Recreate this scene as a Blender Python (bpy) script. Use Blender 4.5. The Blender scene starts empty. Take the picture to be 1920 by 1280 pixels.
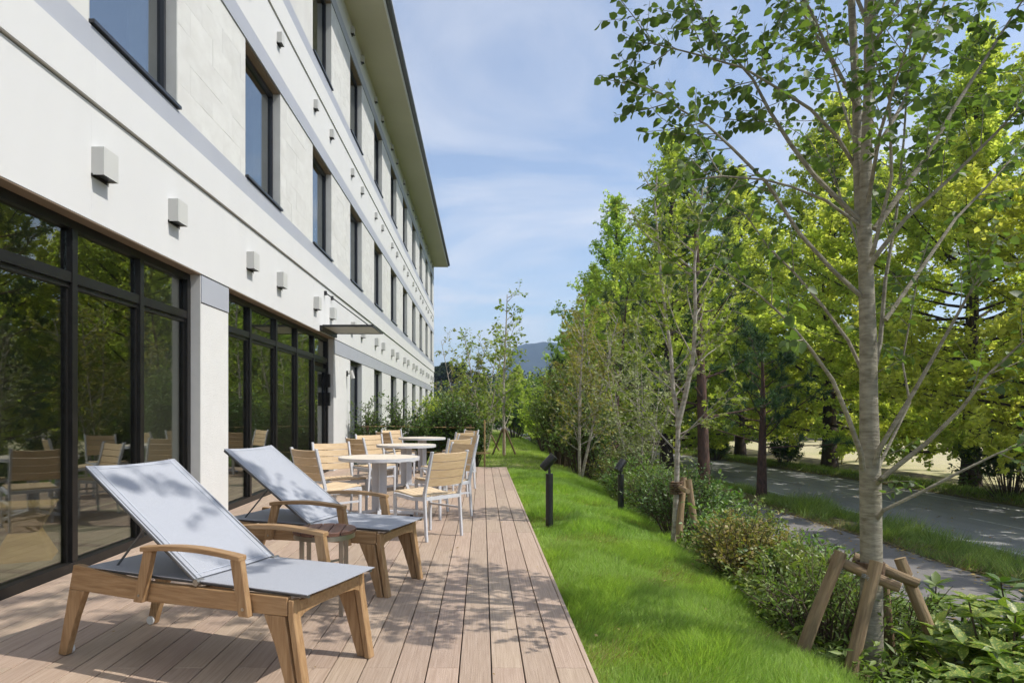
import bpy, math, random
import numpy as np
from mathutils import Vector, Matrix
R = math.radians
rng = np.random.default_rng(7)
random.seed(7)
scene = bpy.context.scene
COL = scene.collection

# ---------------------------------------------------------------- camera
CAM_H = 1.25
cd = bpy.data.cameras.new('camera'); cam = bpy.data.objects.new('camera', cd); COL.objects.link(cam)
cam.location = (0, 0, CAM_H); cam.rotation_euler = (R(90), 0, 0)
cd.sensor_width = 36; cd.lens = 24; cd.shift_x = 56/1920; cd.shift_y = 129.5/1920
cd.clip_start = 0.05; cd.clip_end = 12000
scene.camera = cam
# ---------------------------------------------------------------- sky and sun
SUN_DIR = Vector((0.98, -0.2, 1.27)).normalized()        # towards the sun
w = bpy.data.worlds.new('World'); scene.world = w; w.use_nodes = True
nt = w.node_tree; nt.nodes.clear()
def N(nt, t, **k):
    n = nt.nodes.new(t)
    for a, b in k.items():
        if a.startswith('i_'):
            n.inputs[a[2:].replace('_', ' ')].default_value = b
        else: setattr(n, a, b)
    return n
out = N(nt, 'ShaderNodeOutputWorld'); bg = N(nt, 'ShaderNodeBackground'); bg.inputs[1].default_value = 0.125
sky = N(nt, 'ShaderNodeTexSky', sky_type='NISHITA', sun_disc=False)
sky.sun_elevation = math.asin(SUN_DIR.z); sky.sun_rotation = math.atan2(SUN_DIR.x, SUN_DIR.y)
sky.air_density = 1.0; sky.dust_density = 1.2; sky.ozone_density = 1.6
# thin cloud veil, laid out on a flat layer overhead
tc = N(nt, 'ShaderNodeTexCoord'); sx = N(nt, 'ShaderNodeSeparateXYZ'); nt.links.new(tc.outputs['Generated'], sx.inputs[0])
mz = N(nt, 'ShaderNodeMath', operation='MAXIMUM'); nt.links.new(sx.outputs[2], mz.inputs[0]); mz.inputs[1].default_value = 0.0
az = N(nt, 'ShaderNodeMath', operation='ADD'); nt.links.new(mz.outputs[0], az.inputs[0]); az.inputs[1].default_value = 0.16
dx = N(nt, 'ShaderNodeMath', operation='DIVIDE'); dy = N(nt, 'ShaderNodeMath', operation='DIVIDE')
nt.links.new(sx.outputs[0], dx.inputs[0]); nt.links.new(az.outputs[0], dx.inputs[1])
nt.links.new(sx.outputs[1], dy.inputs[0]); nt.links.new(az.outputs[0], dy.inputs[1])
cb = N(nt, 'ShaderNodeCombineXYZ'); nt.links.new(dx.outputs[0], cb.inputs[0]); nt.links.new(dy.outputs[0], cb.inputs[1])
cn = N(nt, 'ShaderNodeTexNoise'); cn.inputs['Scale'].default_value = 1.25; cn.inputs['Detail'].default_value = 8; cn.inputs['Roughness'].default_value = 0.55; cn.inputs['Distortion'].default_value = 0.6
nt.links.new(cb.outputs[0], cn.inputs['Vector'])
cr = N(nt, 'ShaderNodeMapRange'); cr.inputs[1].default_value = 0.44; cr.inputs[2].default_value = 0.68; cr.inputs[3].default_value = 0.14; cr.inputs[4].default_value = 0.88
nt.links.new(cn.outputs[0], cr.inputs[0])
mx = N(nt, 'ShaderNodeMix', data_type='RGBA'); nt.links.new(cr.outputs[0], mx.inputs[0])
nt.links.new(sky.outputs[0], mx.inputs[6]); mx.inputs[7].default_value = (4.75, 4.9, 5.25, 1)
nt.links.new(mx.outputs[2], bg.inputs[0]); nt.links.new(bg.outputs[0], out.inputs[0])
sd = bpy.data.lights.new('sun', 'SUN'); sun = bpy.data.objects.new('sun', sd); COL.objects.link(sun)
sd.energy = 3.0; sd.angle = R(0.55); sd.color = (1, 0.955, 0.88)
sun.rotation_euler = (-SUN_DIR).to_track_quat('-Z', 'Y').to_euler(); sun.location = (20, -6, 30)
scene.view_settings.view_transform = 'Standard'; scene.view_settings.look = 'None'
scene.view_settings.exposure = 0.62; scene.view_settings.gamma = 1.0; scene.view_settings.use_curve_mapping = False
scene.cycles.use_denoising = True
scene.cycles.max_bounces = 8; scene.cycles.diffuse_bounces = 4; scene.cycles.glossy_bounces = 3
scene.cycles.transparent_max_bounces = 12; scene.cycles.transmission_bounces = 6
scene.cycles.sample_clamp_indirect = 6.0
scene.cycles.use_adaptive_sampling = True; scene.cycles.adaptive_threshold = 0.02; scene.cycles.adaptive_min_samples = 16; scene.cycles.use_light_tree = False

# ---------------------------------------------------------------- helpers
def px(x, y, Y):                                   # photograph pixel at depth Y -> place
    return np.array([(x-904)/1280*Y, Y, CAM_H-(y-769.5)/1280*Y])
def link(o, parent=None):
    COL.objects.link(o)
    if parent is not None: o.parent = parent
    return o
def tag(o, label=None, cat=None, group=None, kind=None):
    if label: o['label'] = label
    if cat: o['category'] = cat
    if group: o['group'] = group
    if kind: o['kind'] = kind
    return o
def empty(name, loc=(0, 0, 0), rz=0.0, label=None, cat=None, group=None, kind=None, parent=None):
    o = bpy.data.objects.new(name, None); o.empty_display_size = 0.1
    o.location = loc; o.rotation_euler = (0, 0, rz); link(o, parent)
    return tag(o, label, cat, group, kind)
def fast_mesh(name, V, F):
    V = np.ascontiguousarray(V, dtype=np.float32); F = np.ascontiguousarray(F, dtype=np.int32)
    me = bpy.data.meshes.new(name); n, k = F.shape
    me.vertices.add(len(V)); me.vertices.foreach_set('co', V.ravel())
    me.loops.add(n*k); me.loops.foreach_set('vertex_index', F.ravel())
    me.polygons.add(n); me.polygons.foreach_set('loop_start', np.arange(0, n*k, k, dtype=np.int32))
    me.update(calc_edges=True)
    return me
def obj(name, me, mat, parent=None, loc=None, rot=None):
    if mat is not None:
        if not me.materials: me.materials.append(mat)
    o = bpy.data.objects.new(name, me)
    if loc is not None: o.location = loc
    if rot is not None: o.rotation_euler = rot
    return link(o, parent)
class MB:                                          # collects shapes, links them as ONE mesh object
    def __init__(s): s.v = []; s.f = []
    def add(s, v, f):
        n = len(s.v); s.v += [tuple(map(float, p)) for p in v]; s.f += [tuple(i+n for i in q) for q in f]; return s
    def box(s, x0, x1, y0, y1, z0, z1):
        return s.add([(x0,y0,z0),(x1,y0,z0),(x1,y1,z0),(x0,y1,z0),(x0,y0,z1),(x1,y0,z1),(x1,y1,z1),(x0,y1,z1)],
                     [(0,3,2,1),(4,5,6,7),(0,1,5,4),(1,2,6,5),(2,3,7,6),(3,0,4,7)])
    def prism(s, pts, axis, a, b):                 # polygon pts (2D, counter-clockwise) swept along axis from a to b
        def P(p, c):
            return {'x': (c, p[0], p[1]), 'y': (p[0], c, p[1]), 'z': (p[0], p[1], c)}[axis]
        n = len(pts)
        fl = [tuple(range(n))[::-1], tuple(range(n, 2*n))] + [(i, (i+1) % n, n+(i+1) % n, n+i) for i in range(n)]
        if axis == 'y': fl = [q[::-1] for q in fl]
        return s.add([P(p, a) for p in pts]+[P(p, b) for p in pts], fl)
    def bar(s, p, q, w, h, up=(0, 0, 1)):          # rectangular bar from p to q
        p = Vector(p); q = Vector(q); d = (q-p).normalized(); up = Vector(up)
        if abs(d.dot(up)) > 0.98: up = Vector((1, 0, 0))
        x = d.cross(up).normalized()*w/2; y = x.cross(d).normalized()*h/2
        v = [p-x-y, p+x-y, p+x+y, p-x+y, q-x-y, q+x-y, q+x+y, q-x+y]
        return s.add(v, [(0,1,2,3)[::-1],(4,5,6,7),(0,1,5,4),(1,2,6,5),(2,3,7,6),(3,0,4,7)])
    def tube(s, pts, rad, n=8, cap=True):
        pts = [Vector(p) for p in pts]; m = len(pts)
        if not hasattr(rad, '__len__'): rad = [rad]*m
        ref = None; v = []; f = []
        for i, p in enumerate(pts):
            d = (pts[min(i+1, m-1)]-pts[max(i-1, 0)])
            d = d.normalized() if d.length > 1e-9 else Vector((0, 0, 1))
            if ref is None: ref = Vector((1, 0, 0)) if abs(d.x) < 0.9 else Vector((0, 1, 0))
            a = (ref-d*ref.dot(d)).normalized(); b = d.cross(a); ref = a
            for k in range(n):
                t = 2*math.pi*k/n; v.append(p+(a*math.cos(t)+b*math.sin(t))*rad[i])
        for i in range(m-1):
            for k in range(n):
                k2 = (k+1) % n; f.append((i*n+k, i*n+k2, (i+1)*n+k2, (i+1)*n+k))
        if cap: f += [tuple(range(n))[::-1], tuple(range((m-1)*n, m*n))]
        return s.add(v, f)
    def disc(s, c, r, z0, z1, n=48):
        p = [(c[0]+r*math.cos(2*math.pi*k/n), c[1]+r*math.sin(2*math.pi*k/n)) for k in range(n)]
        return s.prism(p, 'z', z0, z1)
    def mesh(s, name, smooth=False, bevel=0.0, seg=1):
        me = bpy.data.meshes.new(name); me.from_pydata(s.v, [], s.f)
        if bevel:
            import bmesh
            bm = bmesh.new(); bm.from_mesh(me)
            es = [e for e in bm.edges if len(e.link_faces) == 2 and e.calc_face_angle(0) > 0.6]
            bmesh.ops.bevel(bm, geom=es, offset=bevel, segments=seg, affect='EDGES', profile=0.7)
            bm.to_mesh(me); bm.free()
        me.update()
        if smooth:
            me.polygons.foreach_set('use_smooth', [True]*len(me.polygons))
            try: me.set_sharp_from_angle(angle=R(38))
            except Exception: pass
        return me
    def build(s, name, mat, parent=None, smooth=False, bevel=0.0, loc=None, rot=None, seg=1):
        return obj(name, s.mesh(name, smooth, bevel, seg), mat, parent, loc, rot)
def box(name, mat, parent, x0, x1, y0, y1, z0, z1, bevel=0.0):   # mesh centred on the object's own origin
    c = ((x0+x1)/2, (y0+y1)/2, (z0+z1)/2); h = ((x1-x0)/2, (y1-y0)/2, (z1-z0)/2)
    return MB().box(-h[0], h[0], -h[1], h[1], -h[2], h[2]).build(name, mat, parent, bevel=bevel, loc=c)
def copy_tree(o, parent=None):
    c = o.copy(); COL.objects.link(c); c.parent = parent
    for ch in list(o.children): copy_tree(ch, c)
    return c
ORD = ['nearest', 'second', 'third', 'fourth', 'fifth', 'sixth', 'seventh', 'eighth', 'ninth', 'tenth', 'eleventh', 'twelfth',
       'thirteenth', 'fourteenth', 'fifteenth', 'sixteenth', 'seventeenth', 'eighteenth', 'nineteenth', 'twentieth',
       'twenty-first', 'twenty-second', 'twenty-third', 'twenty-fourth', 'twenty-fifth', 'twenty-sixth', 'twenty-seventh', 'twenty-eighth']

# ---------------------------------------------------------------- materials
def mat(name, col, rough=0.6, col2=None, scale=8.0, stretch=(1, 1, 1), detail=4, spec=0.4, metal=0.0, bump=0.0, bscale=None,
        objrand=0.0, lo=0.35, hi=0.65, bstretch=None, huerand=0.0, space='Object', dist=0.0):
    m = bpy.data.materials.new(name); m.use_nodes = True; t = m.node_tree; b = t.nodes['Principled BSDF']
    b.inputs['Roughness'].default_value = rough; b.inputs['Metallic'].default_value = metal
    b.inputs['Specular IOR Level'].default_value = spec
    c = t.nodes.new('ShaderNodeRGB'); c.outputs[0].default_value = (*col, 1); cur = c.outputs[0]
    tcn = N(t, 'ShaderNodeTexCoord'); oi = N(t, 'ShaderNodeObjectInfo')
    off = N(t, 'ShaderNodeVectorMath', operation='SCALE'); off.inputs[3].default_value = 37.0
    cbx = N(t, 'ShaderNodeCombineXYZ')
    for i in range(3): t.links.new(oi.outputs['Random'], cbx.inputs[i])
    t.links.new(cbx.outputs[0], off.inputs[0])
    ad = N(t, 'ShaderNodeVectorMath', operation='ADD'); t.links.new(tcn.outputs[space], ad.inputs[0])
    if space == 'Object': t.links.new(off.outputs[0], ad.inputs[1])
    def tex(sc, st, dt):
        mp = N(t, 'ShaderNodeMapping'); mp.inputs['Scale'].default_value = st; t.links.new(ad.outputs[0], mp.inputs[0])
        n = N(t, 'ShaderNodeTexNoise'); n.inputs['Scale'].default_value = sc; n.inputs['Detail'].default_value = dt
        n.inputs['Roughness'].default_value = 0.6; n.inputs['Distortion'].default_value = dist
        t.links.new(mp.outputs[0], n.inputs['Vector']); return n.outputs[0]
    if col2 is not None:
        f = tex(scale, stretch, detail); mr = N(t, 'ShaderNodeMapRange'); mr.inputs[1].default_value = lo; mr.inputs[2].default_value = hi
        t.links.new(f, mr.inputs[0]); mm = N(t, 'ShaderNodeMix', data_type='RGBA'); t.links.new(mr.outputs[0], mm.inputs[0])
        t.links.new(cur, mm.inputs[6]); mm.inputs[7].default_value = (*col2, 1); cur = mm.outputs[2]
    if objrand or huerand:
        hv = N(t, 'ShaderNodeHueSaturation')
        mr = N(t, 'ShaderNodeMapRange'); mr.inputs[3].default_value = 1-objrand; mr.inputs[4].default_value = 1+objrand
        t.links.new(oi.outputs['Random'], mr.inputs[0]); t.links.new(mr.outputs[0], hv.inputs['Value'])
        if huerand:
            m2 = N(t, 'ShaderNodeMapRange'); m2.inputs[3].default_value = 0.5-huerand; m2.inputs[4].default_value = 0.5+huerand
            wn = N(t, 'ShaderNodeTexWhiteNoise', noise_dimensions='1D'); t.links.new(oi.outputs['Random'], wn.inputs['W'])
            t.links.new(wn.outputs[0], m2.inputs[0]); t.links.new(m2.outputs[0], hv.inputs['Hue'])
        t.links.new(cur, hv.inputs['Color']); cur = hv.outputs[0]
    t.links.new(cur, b.inputs['Base Color'])
    if bump:
        f = tex(bscale or scale, bstretch or stretch, detail); bp = N(t, 'ShaderNodeBump'); bp.inputs['Strength'].default_value = bump
        bp.inputs['Distance'].default_value = 0.02; t.links.new(f, bp.inputs['Height']); t.links.new(bp.outputs[0], b.inputs['Normal'])
    return m
def leaf_mat(name, col, col2, trans=0.4, rough=0.5, spec=0.35, val=0.35, tint=(1.7, 1.9, 0.7), hue=0.015):
    m = bpy.data.materials.new(name); m.use_nodes = True; t = m.node_tree; b = t.nodes['Principled BSDF']; o = t.nodes['Material Output']
    g = N(t, 'ShaderNodeNewGeometry'); mm = N(t, 'ShaderNodeMix', data_type='RGBA')
    mm.inputs[6].default_value = (*col, 1); mm.inputs[7].default_value = (*col2, 1)
    t.links.new(g.outputs['Random Per Island'], mm.inputs[0])
    wn = N(t, 'ShaderNodeTexWhiteNoise', noise_dimensions='1D'); t.links.new(g.outputs['Random Per Island'], wn.inputs['W'])
    mr = N(t, 'ShaderNodeMapRange'); mr.inputs[3].default_value = 1-val; mr.inputs[4].default_value = 1+val; t.links.new(wn.outputs[0], mr.inputs[0])
    oi = N(t, 'ShaderNodeObjectInfo'); mh = N(t, 'ShaderNodeMapRange'); mh.inputs[3].default_value = 0.5-hue; mh.inputs[4].default_value = 0.5+hue
    t.links.new(oi.outputs['Random'], mh.inputs[0])
    hv = N(t, 'ShaderNodeHueSaturation'); t.links.new(mm.outputs[2], hv.inputs['Color']); t.links.new(mr.outputs[0], hv.inputs['Value']); t.links.new(mh.outputs[0], hv.inputs['Hue'])
    t.links.new(hv.outputs[0], b.inputs['Base Color']); b.inputs['Roughness'].default_value = rough; b.inputs['Specular IOR Level'].default_value = spec
    tr = N(t, 'ShaderNodeBsdfTranslucent'); tm = N(t, 'ShaderNodeMix', data_type='RGBA', blend_type='MULTIPLY'); tm.inputs[0].default_value = 1
    t.links.new(hv.outputs[0], tm.inputs[6]); tm.inputs[7].default_value = (*tint, 1); t.links.new(tm.outputs[2], tr.inputs[0])
    ms = N(t, 'ShaderNodeMixShader'); ms.inputs[0].default_value = trans
    t.links.new(b.outputs[0], ms.inputs[1]); t.links.new(tr.outputs[0], ms.inputs[2]); t.links.new(ms.outputs[0], o.inputs[0])
    return m
def glass_mat(name, ior=1.9, tint=(0.62, 0.68, 0.64)):
    m = bpy.data.materials.new(name); m.use_nodes = True; t = m.node_tree; t.nodes.clear()
    o = N(t, 'ShaderNodeOutputMaterial'); gl = N(t, 'ShaderNodeBsdfGlossy'); gl.inputs['Roughness'].default_value = 0.0
    gl.inputs[0].default_value = (0.92, 0.95, 0.95, 1)
    tr = N(t, 'ShaderNodeBsdfTransparent'); tr.inputs[0].default_value = (*tint, 1)
    fr = N(t, 'ShaderNodeFresnel'); gg = N(t, 'ShaderNodeNewGeometry'); mi = N(t, 'ShaderNodeMapRange')   # both faces of the pane reflect alike
    mi.inputs[3].default_value = ior; mi.inputs[4].default_value = 1/ior; t.links.new(gg.outputs['Backfacing'], mi.inputs[0]); t.links.new(mi.outputs[0], fr.inputs[0])
    # slight waviness of the glass
    tcn = N(t, 'ShaderNodeTexCoord'); nz = N(t, 'ShaderNodeTexNoise'); nz.inputs['Scale'].default_value = 1.6; nz.inputs['Detail'].default_value = 1
    bp = N(t, 'ShaderNodeBump'); bp.inputs['Strength'].default_value = 0.05; bp.inputs['Distance'].default_value = 0.02
    t.links.new(tcn.outputs['Object'], nz.inputs[0]); t.links.new(nz.outputs[0], bp.inputs['Height']); t.links.new(bp.outputs[0], gl.inputs['Normal'])
    ms = N(t, 'ShaderNodeMixShader'); t.links.new(fr.outputs[0], ms.inputs[0]); t.links.new(tr.outputs[0], ms.inputs[1]); t.links.new(gl.outputs[0], ms.inputs[2])
    t.links.new(ms.outputs[0], o.inputs[0])
    return m
M = {}
M['white'] = mat('white_render', (0.63, 0.632, 0.626), 0.75, (0.61, 0.611, 0.605), 1.0, stretch=(1, 2.2, 0.6), detail=6, bump=0.04, bscale=90, spec=0.2)
M['band'] = mat('grey_band', (0.37, 0.385, 0.43), 0.5, (0.395, 0.41, 0.45), 1.2, spec=0.3)
M['groove'] = mat('dark_joint', (0.06, 0.065, 0.06), 0.8)
M['tile'] = mat('pale_stone_tile', (0.62, 0.62, 0.595), 0.75, (0.565, 0.56, 0.535), 2.4, stretch=(1, 1.4, 2.5), objrand=0.035, bump=0.08, bscale=60, spec=0.2)
M['wallstone'] = mat('pale_stone_wall', (0.61, 0.61, 0.585), 0.8, (0.555, 0.55, 0.53), 1.1, bump=0.06, bscale=40, spec=0.2)
M['ribbed'] = mat('ribbed_white_wall', (0.65, 0.65, 0.635), 0.8, (0.62, 0.62, 0.605), 3, bump=0.2, bscale=34, bstretch=(1, 0.35, 3.6), spec=0.15, dist=0.4)
M['reveal'] = mat('grey_reveal', (0.55, 0.55, 0.53), 0.8, (0.50, 0.50, 0.48), 3, bump=0.05, bscale=60)
M['brown'] = mat('brown_soffit', (0.20, 0.15, 0.10), 0.6, (0.24, 0.18, 0.125), 3)
M['soffit'] = mat('cream_eave_soffit', (0.52, 0.50, 0.385), 0.8, (0.49, 0.47, 0.36), 0.6)
M['frame'] = mat('black_aluminium', (0.010, 0.0095, 0.009), 0.38, (0.014, 0.013, 0.012), 6, spec=0.3)
M['navyframe'] = mat('dark_window_frame', (0.025, 0.027, 0.033), 0.35, spec=0.5)
M['glass'] = glass_mat('window_glass', 2.15, (0.80, 0.81, 0.74))
M['glassup'] = glass_mat('upper_window_glass', 4.6, (0.45, 0.48, 0.48))
M['curtain'] = mat('white_curtain', (0.7, 0.7, 0.68), 0.9)
M['lampgrey'] = mat('grey_lamp_paint', (0.52, 0.52, 0.495), 0.5, spec=0.3)
M['black'] = mat('black_paint', (0.012, 0.012, 0.012), 0.42, (0.02, 0.02, 0.02), 12, spec=0.5)
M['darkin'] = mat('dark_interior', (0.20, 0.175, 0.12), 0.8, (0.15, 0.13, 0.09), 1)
M['intwall'] = mat('interior_plaster', (0.42, 0.40, 0.34), 0.8)
M['inttile'] = mat('slate_floor_tile', (0.20, 0.205, 0.18), 0.45, (0.26, 0.26, 0.22), 3, objrand=0.12)
M['intjoint'] = mat('pale_floor_joint', (0.5, 0.5, 0.45), 0.8)
M['deck'] = mat('composite_deck_board', (0.46, 0.355, 0.275), 0.62, (0.355, 0.262, 0.195), 9, stretch=(14, 0.35, 1), detail=6, objrand=0.09, huerand=0.006, bump=0.22, bscale=11, bstretch=(22, 0.3, 1), spec=0.3)
M['deckunder'] = mat('dark_under_deck', (0.02, 0.017, 0.014), 0.9)
M['teak'] = mat('teak', (0.40, 0.255, 0.13), 0.5, (0.26, 0.15, 0.068), 7, stretch=(0.7, 9, 9), detail=6, bump=0.1, bscale=9, bstretch=(0.7, 12, 12), objrand=0.06)
M['teakz'] = mat('teak_upright', (0.40, 0.255, 0.13), 0.5, (0.26, 0.15, 0.068), 7, stretch=(9, 9, 0.7), detail=6, bump=0.1, bscale=9, bstretch=(12, 12, 0.7), objrand=0.06)
M['sling'] = mat('grey_sling_fabric', (0.385, 0.40, 0.44), 0.75, (0.31, 0.325, 0.36), 300, stretch=(1, 1, 1), detail=1, bump=0.12, bscale=420, spec=0.25)
M['hem'] = mat('pale_hem_thread', (0.52, 0.55, 0.61), 0.7)
M['steel'] = mat('brushed_steel', (0.40, 0.37, 0.32), 0.32, (0.33, 0.31, 0.27), 30, stretch=(1, 1, 0.1), metal=0.9)
M['gunmetal'] = mat('gunmetal_tube', (0.16, 0.165, 0.17), 0.4, metal=0.7)
M['alu'] = mat('silver_painted_frame', (0.56, 0.57, 0.60), 0.42, (0.52, 0.53, 0.56), 20, spec=0.4)
M['slat'] = mat('pale_teak_slat', (0.66, 0.50, 0.31), 0.5, (0.56, 0.40, 0.23), 8, stretch=(0.8, 10, 10), detail=5, objrand=0.08, bump=0.05)
M['slaty'] = mat('pale_teak_seat_slat', (0.68, 0.53, 0.35), 0.5, (0.58, 0.43, 0.26), 8, stretch=(10, 0.8, 10), detail=5, objrand=0.08, bump=0.05)
M['tabletop'] = mat('pale_table_laminate', (0.66, 0.59, 0.49), 0.75, (0.60, 0.53, 0.43), 6, stretch=(0.8, 9, 1), detail=5, spec=0.15)
M['ipe'] = mat('brown_hardwood', (0.17, 0.085, 0.058), 0.5, (0.11, 0.055, 0.038), 8, stretch=(9, 0.8, 9), detail=5, objrand=0.12)
M['rubber'] = mat('black_rubber', (0.015, 0.015, 0.015), 0.8)
M['plyw'] = mat('blond_plywood', (0.55, 0.40, 0.20), 0.5, (0.42, 0.29, 0.13), 4, stretch=(1, 1, 5), detail=4)
M['log'] = mat('peeled_log', (0.31, 0.225, 0.125), 0.8, (0.15, 0.10, 0.055), 5, stretch=(6, 6, 0.6), detail=6, bump=0.6, bscale=8, bstretch=(8, 8, 0.6), objrand=0.34)
M['logend'] = mat('log_end_grain', (0.42, 0.31, 0.17), 0.8, (0.30, 0.2, 0.1), 14)
M['rope'] = mat('palm_rope', (0.085, 0.05, 0.03), 0.95, (0.14, 0.09, 0.05), 30, bump=0.5, bscale=60)
M['wire'] = mat('tie_wire', (0.35, 0.38, 0.42), 0.4, metal=0.8)
M['bamboo'] = mat('bamboo_cane', (0.42, 0.30, 0.14), 0.5, (0.30, 0.20, 0.09), 6, stretch=(6, 6, 0.7))
M['bark_katsura'] = mat('grey_ringed_bark', (0.30, 0.275, 0.21), 0.85, (0.14, 0.12, 0.085), 5, stretch=(2.2, 2.2, 7), detail=8, bump=0.5, bscale=7, bstretch=(2, 2, 14), lo=0.38, hi=0.72)
M['bark_pale'] = mat('pale_birch_bark', (0.46, 0.42, 0.36), 0.8, (0.24, 0.20, 0.16), 5, stretch=(2, 2, 5), detail=6, bump=0.3, bscale=9)
M['bark_dark'] = mat('dark_fissured_bark', (0.075, 0.052, 0.040), 0.95, (0.035, 0.025, 0.02), 4, stretch=(4, 4, 0.8), detail=8, bump=0.9, bscale=6, bstretch=(6, 6, 0.9))
M['bark_pine'] = mat('red_brown_pine_bark', (0.13, 0.075, 0.055), 0.95, (0.055, 0.035, 0.028), 5, stretch=(3, 3, 1), detail=8, bump=0.9, bscale=6, bstretch=(5, 5, 1.4))
M['bark_far'] = mat('far_pine_bark', (0.16, 0.10, 0.075), 0.95)
M['twig'] = mat('brown_twig', (0.11, 0.08, 0.055), 0.85, (0.07, 0.05, 0.035), 8)
M['grass_blade'] = leaf_mat('lawn_blade', (0.21, 0.33, 0.055), (0.36, 0.45, 0.11), 0.45, 0.45, 0.3, 0.35, (1.6, 1.7, 0.8))
M['weed_blade'] = leaf_mat('verge_blade', (0.14, 0.22, 0.04), (0.28, 0.32, 0.09), 0.3, 0.55, 0.25, 0.4)
M['dry_blade'] = leaf_mat('dry_blade', (0.30, 0.25, 0.10), (0.20, 0.18, 0.07), 0.3, 0.7, 0.2, 0.3)
M['leaf_katsura'] = leaf_mat('katsura_leaf', (0.072, 0.112, 0.034), (0.125, 0.17, 0.056), 0.42, 0.52, 0.45, 0.35, (1.9, 2.1, 0.75))
M['leaf_ginkgo'] = leaf_mat('ginkgo_leaf', (0.34, 0.40, 0.07), (0.48, 0.50, 0.11), 0.62, 0.55, 0.25, 0.28, (1.7, 1.7, 1.1), 0.010)
M['leaf_ginkgo2'] = leaf_mat('ginkgo_leaf_green', (0.25, 0.325, 0.07), (0.38, 0.43, 0.10), 0.6, 0.55, 0.25, 0.3, (1.75, 1.9, 1.0), 0.012)
M['leaf_maple'] = leaf_mat('maple_leaf', (0.15, 0.22, 0.045), (0.26, 0.30, 0.08), 0.4, 0.5, 0.3, 0.35)
M['leaf_olive'] = leaf_mat('olive_leaf', (0.17, 0.20, 0.05), (0.30, 0.25, 0.085), 0.35, 0.55, 0.3, 0.35)
M['leaf_silver'] = leaf_mat('grey_green_leaf', (0.17, 0.205, 0.085), (0.28, 0.31, 0.16), 0.3, 0.5, 0.4, 0.35)
M['needle'] = leaf_mat('pine_needle', (0.045, 0.09, 0.03), (0.09, 0.14, 0.05), 0.15, 0.55, 0.3, 0.35)
M['needle_far'] = leaf_mat('far_pine_needle', (0.035, 0.055, 0.026), (0.055, 0.078, 0.036), 0.12, 0.7, 0.2, 0.3)
M['leaf_dark'] = leaf_mat('dark_evergreen_leaf', (0.05, 0.095, 0.022), (0.115, 0.175, 0.045), 0.27, 0.42, 0.45, 0.35)
M['leaf_azalea'] = leaf_mat('azalea_leaf', (0.12, 0.19, 0.04), (0.23, 0.26, 0.08), 0.3, 0.42, 0.45, 0.35)
M['leaf_red'] = leaf_mat('bronzed_azalea_leaf', (0.17, 0.20, 0.045), (0.32, 0.23, 0.09), 0.3, 0.45, 0.4, 0.35)
M['leaf_broad'] = leaf_mat('broad_glossy_leaf', (0.10, 0.175, 0.045), (0.21, 0.28, 0.09), 0.3, 0.45, 0.45, 0.35)
M['leaf_cover'] = leaf_mat('ground_cover_leaf', (0.09, 0.15, 0.03), (0.19, 0.25, 0.06), 0.3, 0.5, 0.35, 0.4)
m = leaf_mat('spotted_laurel_leaf', (0.11, 0.19, 0.035), (0.17, 0.25, 0.045), 0.28, 0.45, 0.45, 0.25); M['leaf_aucuba'] = m
t = m.node_tree; b = t.nodes['Principled BSDF']; src = b.inputs['Base Color'].links[0].from_socket
vo = N(t, 'ShaderNodeTexNoise'); vo.inputs['Scale'].default_value = 95; vo.inputs['Detail'].default_value = 2
tcn = N(t, 'ShaderNodeTexCoord'); t.links.new(tcn.outputs['Object'], vo.inputs['Vector'])
mr = N(t, 'ShaderNodeMapRange'); mr.inputs[1].default_value = 0.53; mr.inputs[2].default_value = 0.60; t.links.new(vo.outputs[0], mr.inputs[0])
mm = N(t, 'ShaderNodeMix', data_type='RGBA'); t.links.new(mr.outputs[0], mm.inputs[0]); t.links.new(src, mm.inputs[6]); mm.inputs[7].default_value = (0.42, 0.43, 0.09, 1)
t.links.new(mm.outputs[2], b.inputs['Base Color'])
M['litter'] = leaf_mat('fallen_leaf', (0.26, 0.17, 0.07), (0.38, 0.31, 0.12), 0.15, 0.8, 0.2, 0.4)
M['soil'] = mat('planting_soil', (0.075, 0.055, 0.035), 0.95, (0.11, 0.105, 0.04), 1.3, space='Generated' if False else 'Object', bump=0.6, bscale=14)
M['lawnsoil'] = mat('lawn_thatch', (0.17, 0.24, 0.04), 0.95, (0.30, 0.30, 0.10), 1.6, detail=6, bump=0.5, bscale=30)
M['asphalt'] = mat('worn_asphalt', (0.20, 0.20, 0.202), 0.85, (0.285, 0.285, 0.28), 0.9, detail=12, bump=0.35, bscale=120, stretch=(1, 0.25, 1), spec=0.3)
M['path'] = mat('path_asphalt', (0.16, 0.15, 0.145), 0.9, (0.21, 0.195, 0.18), 0.9, detail=10, bump=0.35, bscale=120)
M['paint'] = mat('worn_road_paint', (0.48, 0.48, 0.47), 0.8, (0.20, 0.20, 0.20), 6, detail=8, lo=0.5, hi=0.72)
M['verge'] = mat('verge_earth', (0.11, 0.115, 0.035), 0.95, (0.19, 0.155, 0.085), 0.7, detail=8, bump=0.5, bscale=20)
M['sand'] = mat('sandy_field', (0.50, 0.43, 0.27), 0.95, (0.42, 0.39, 0.21), 0.35, detail=8, bump=0.3, bscale=12)
M['hill'] = mat('forested_hill', (0.018, 0.032, 0.024), 0.95, (0.03, 0.046, 0.03), 0.02, detail=10)
M['goal'] = mat('yellow_goal_paint', (0.50, 0.40, 0.16), 0.6)
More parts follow.
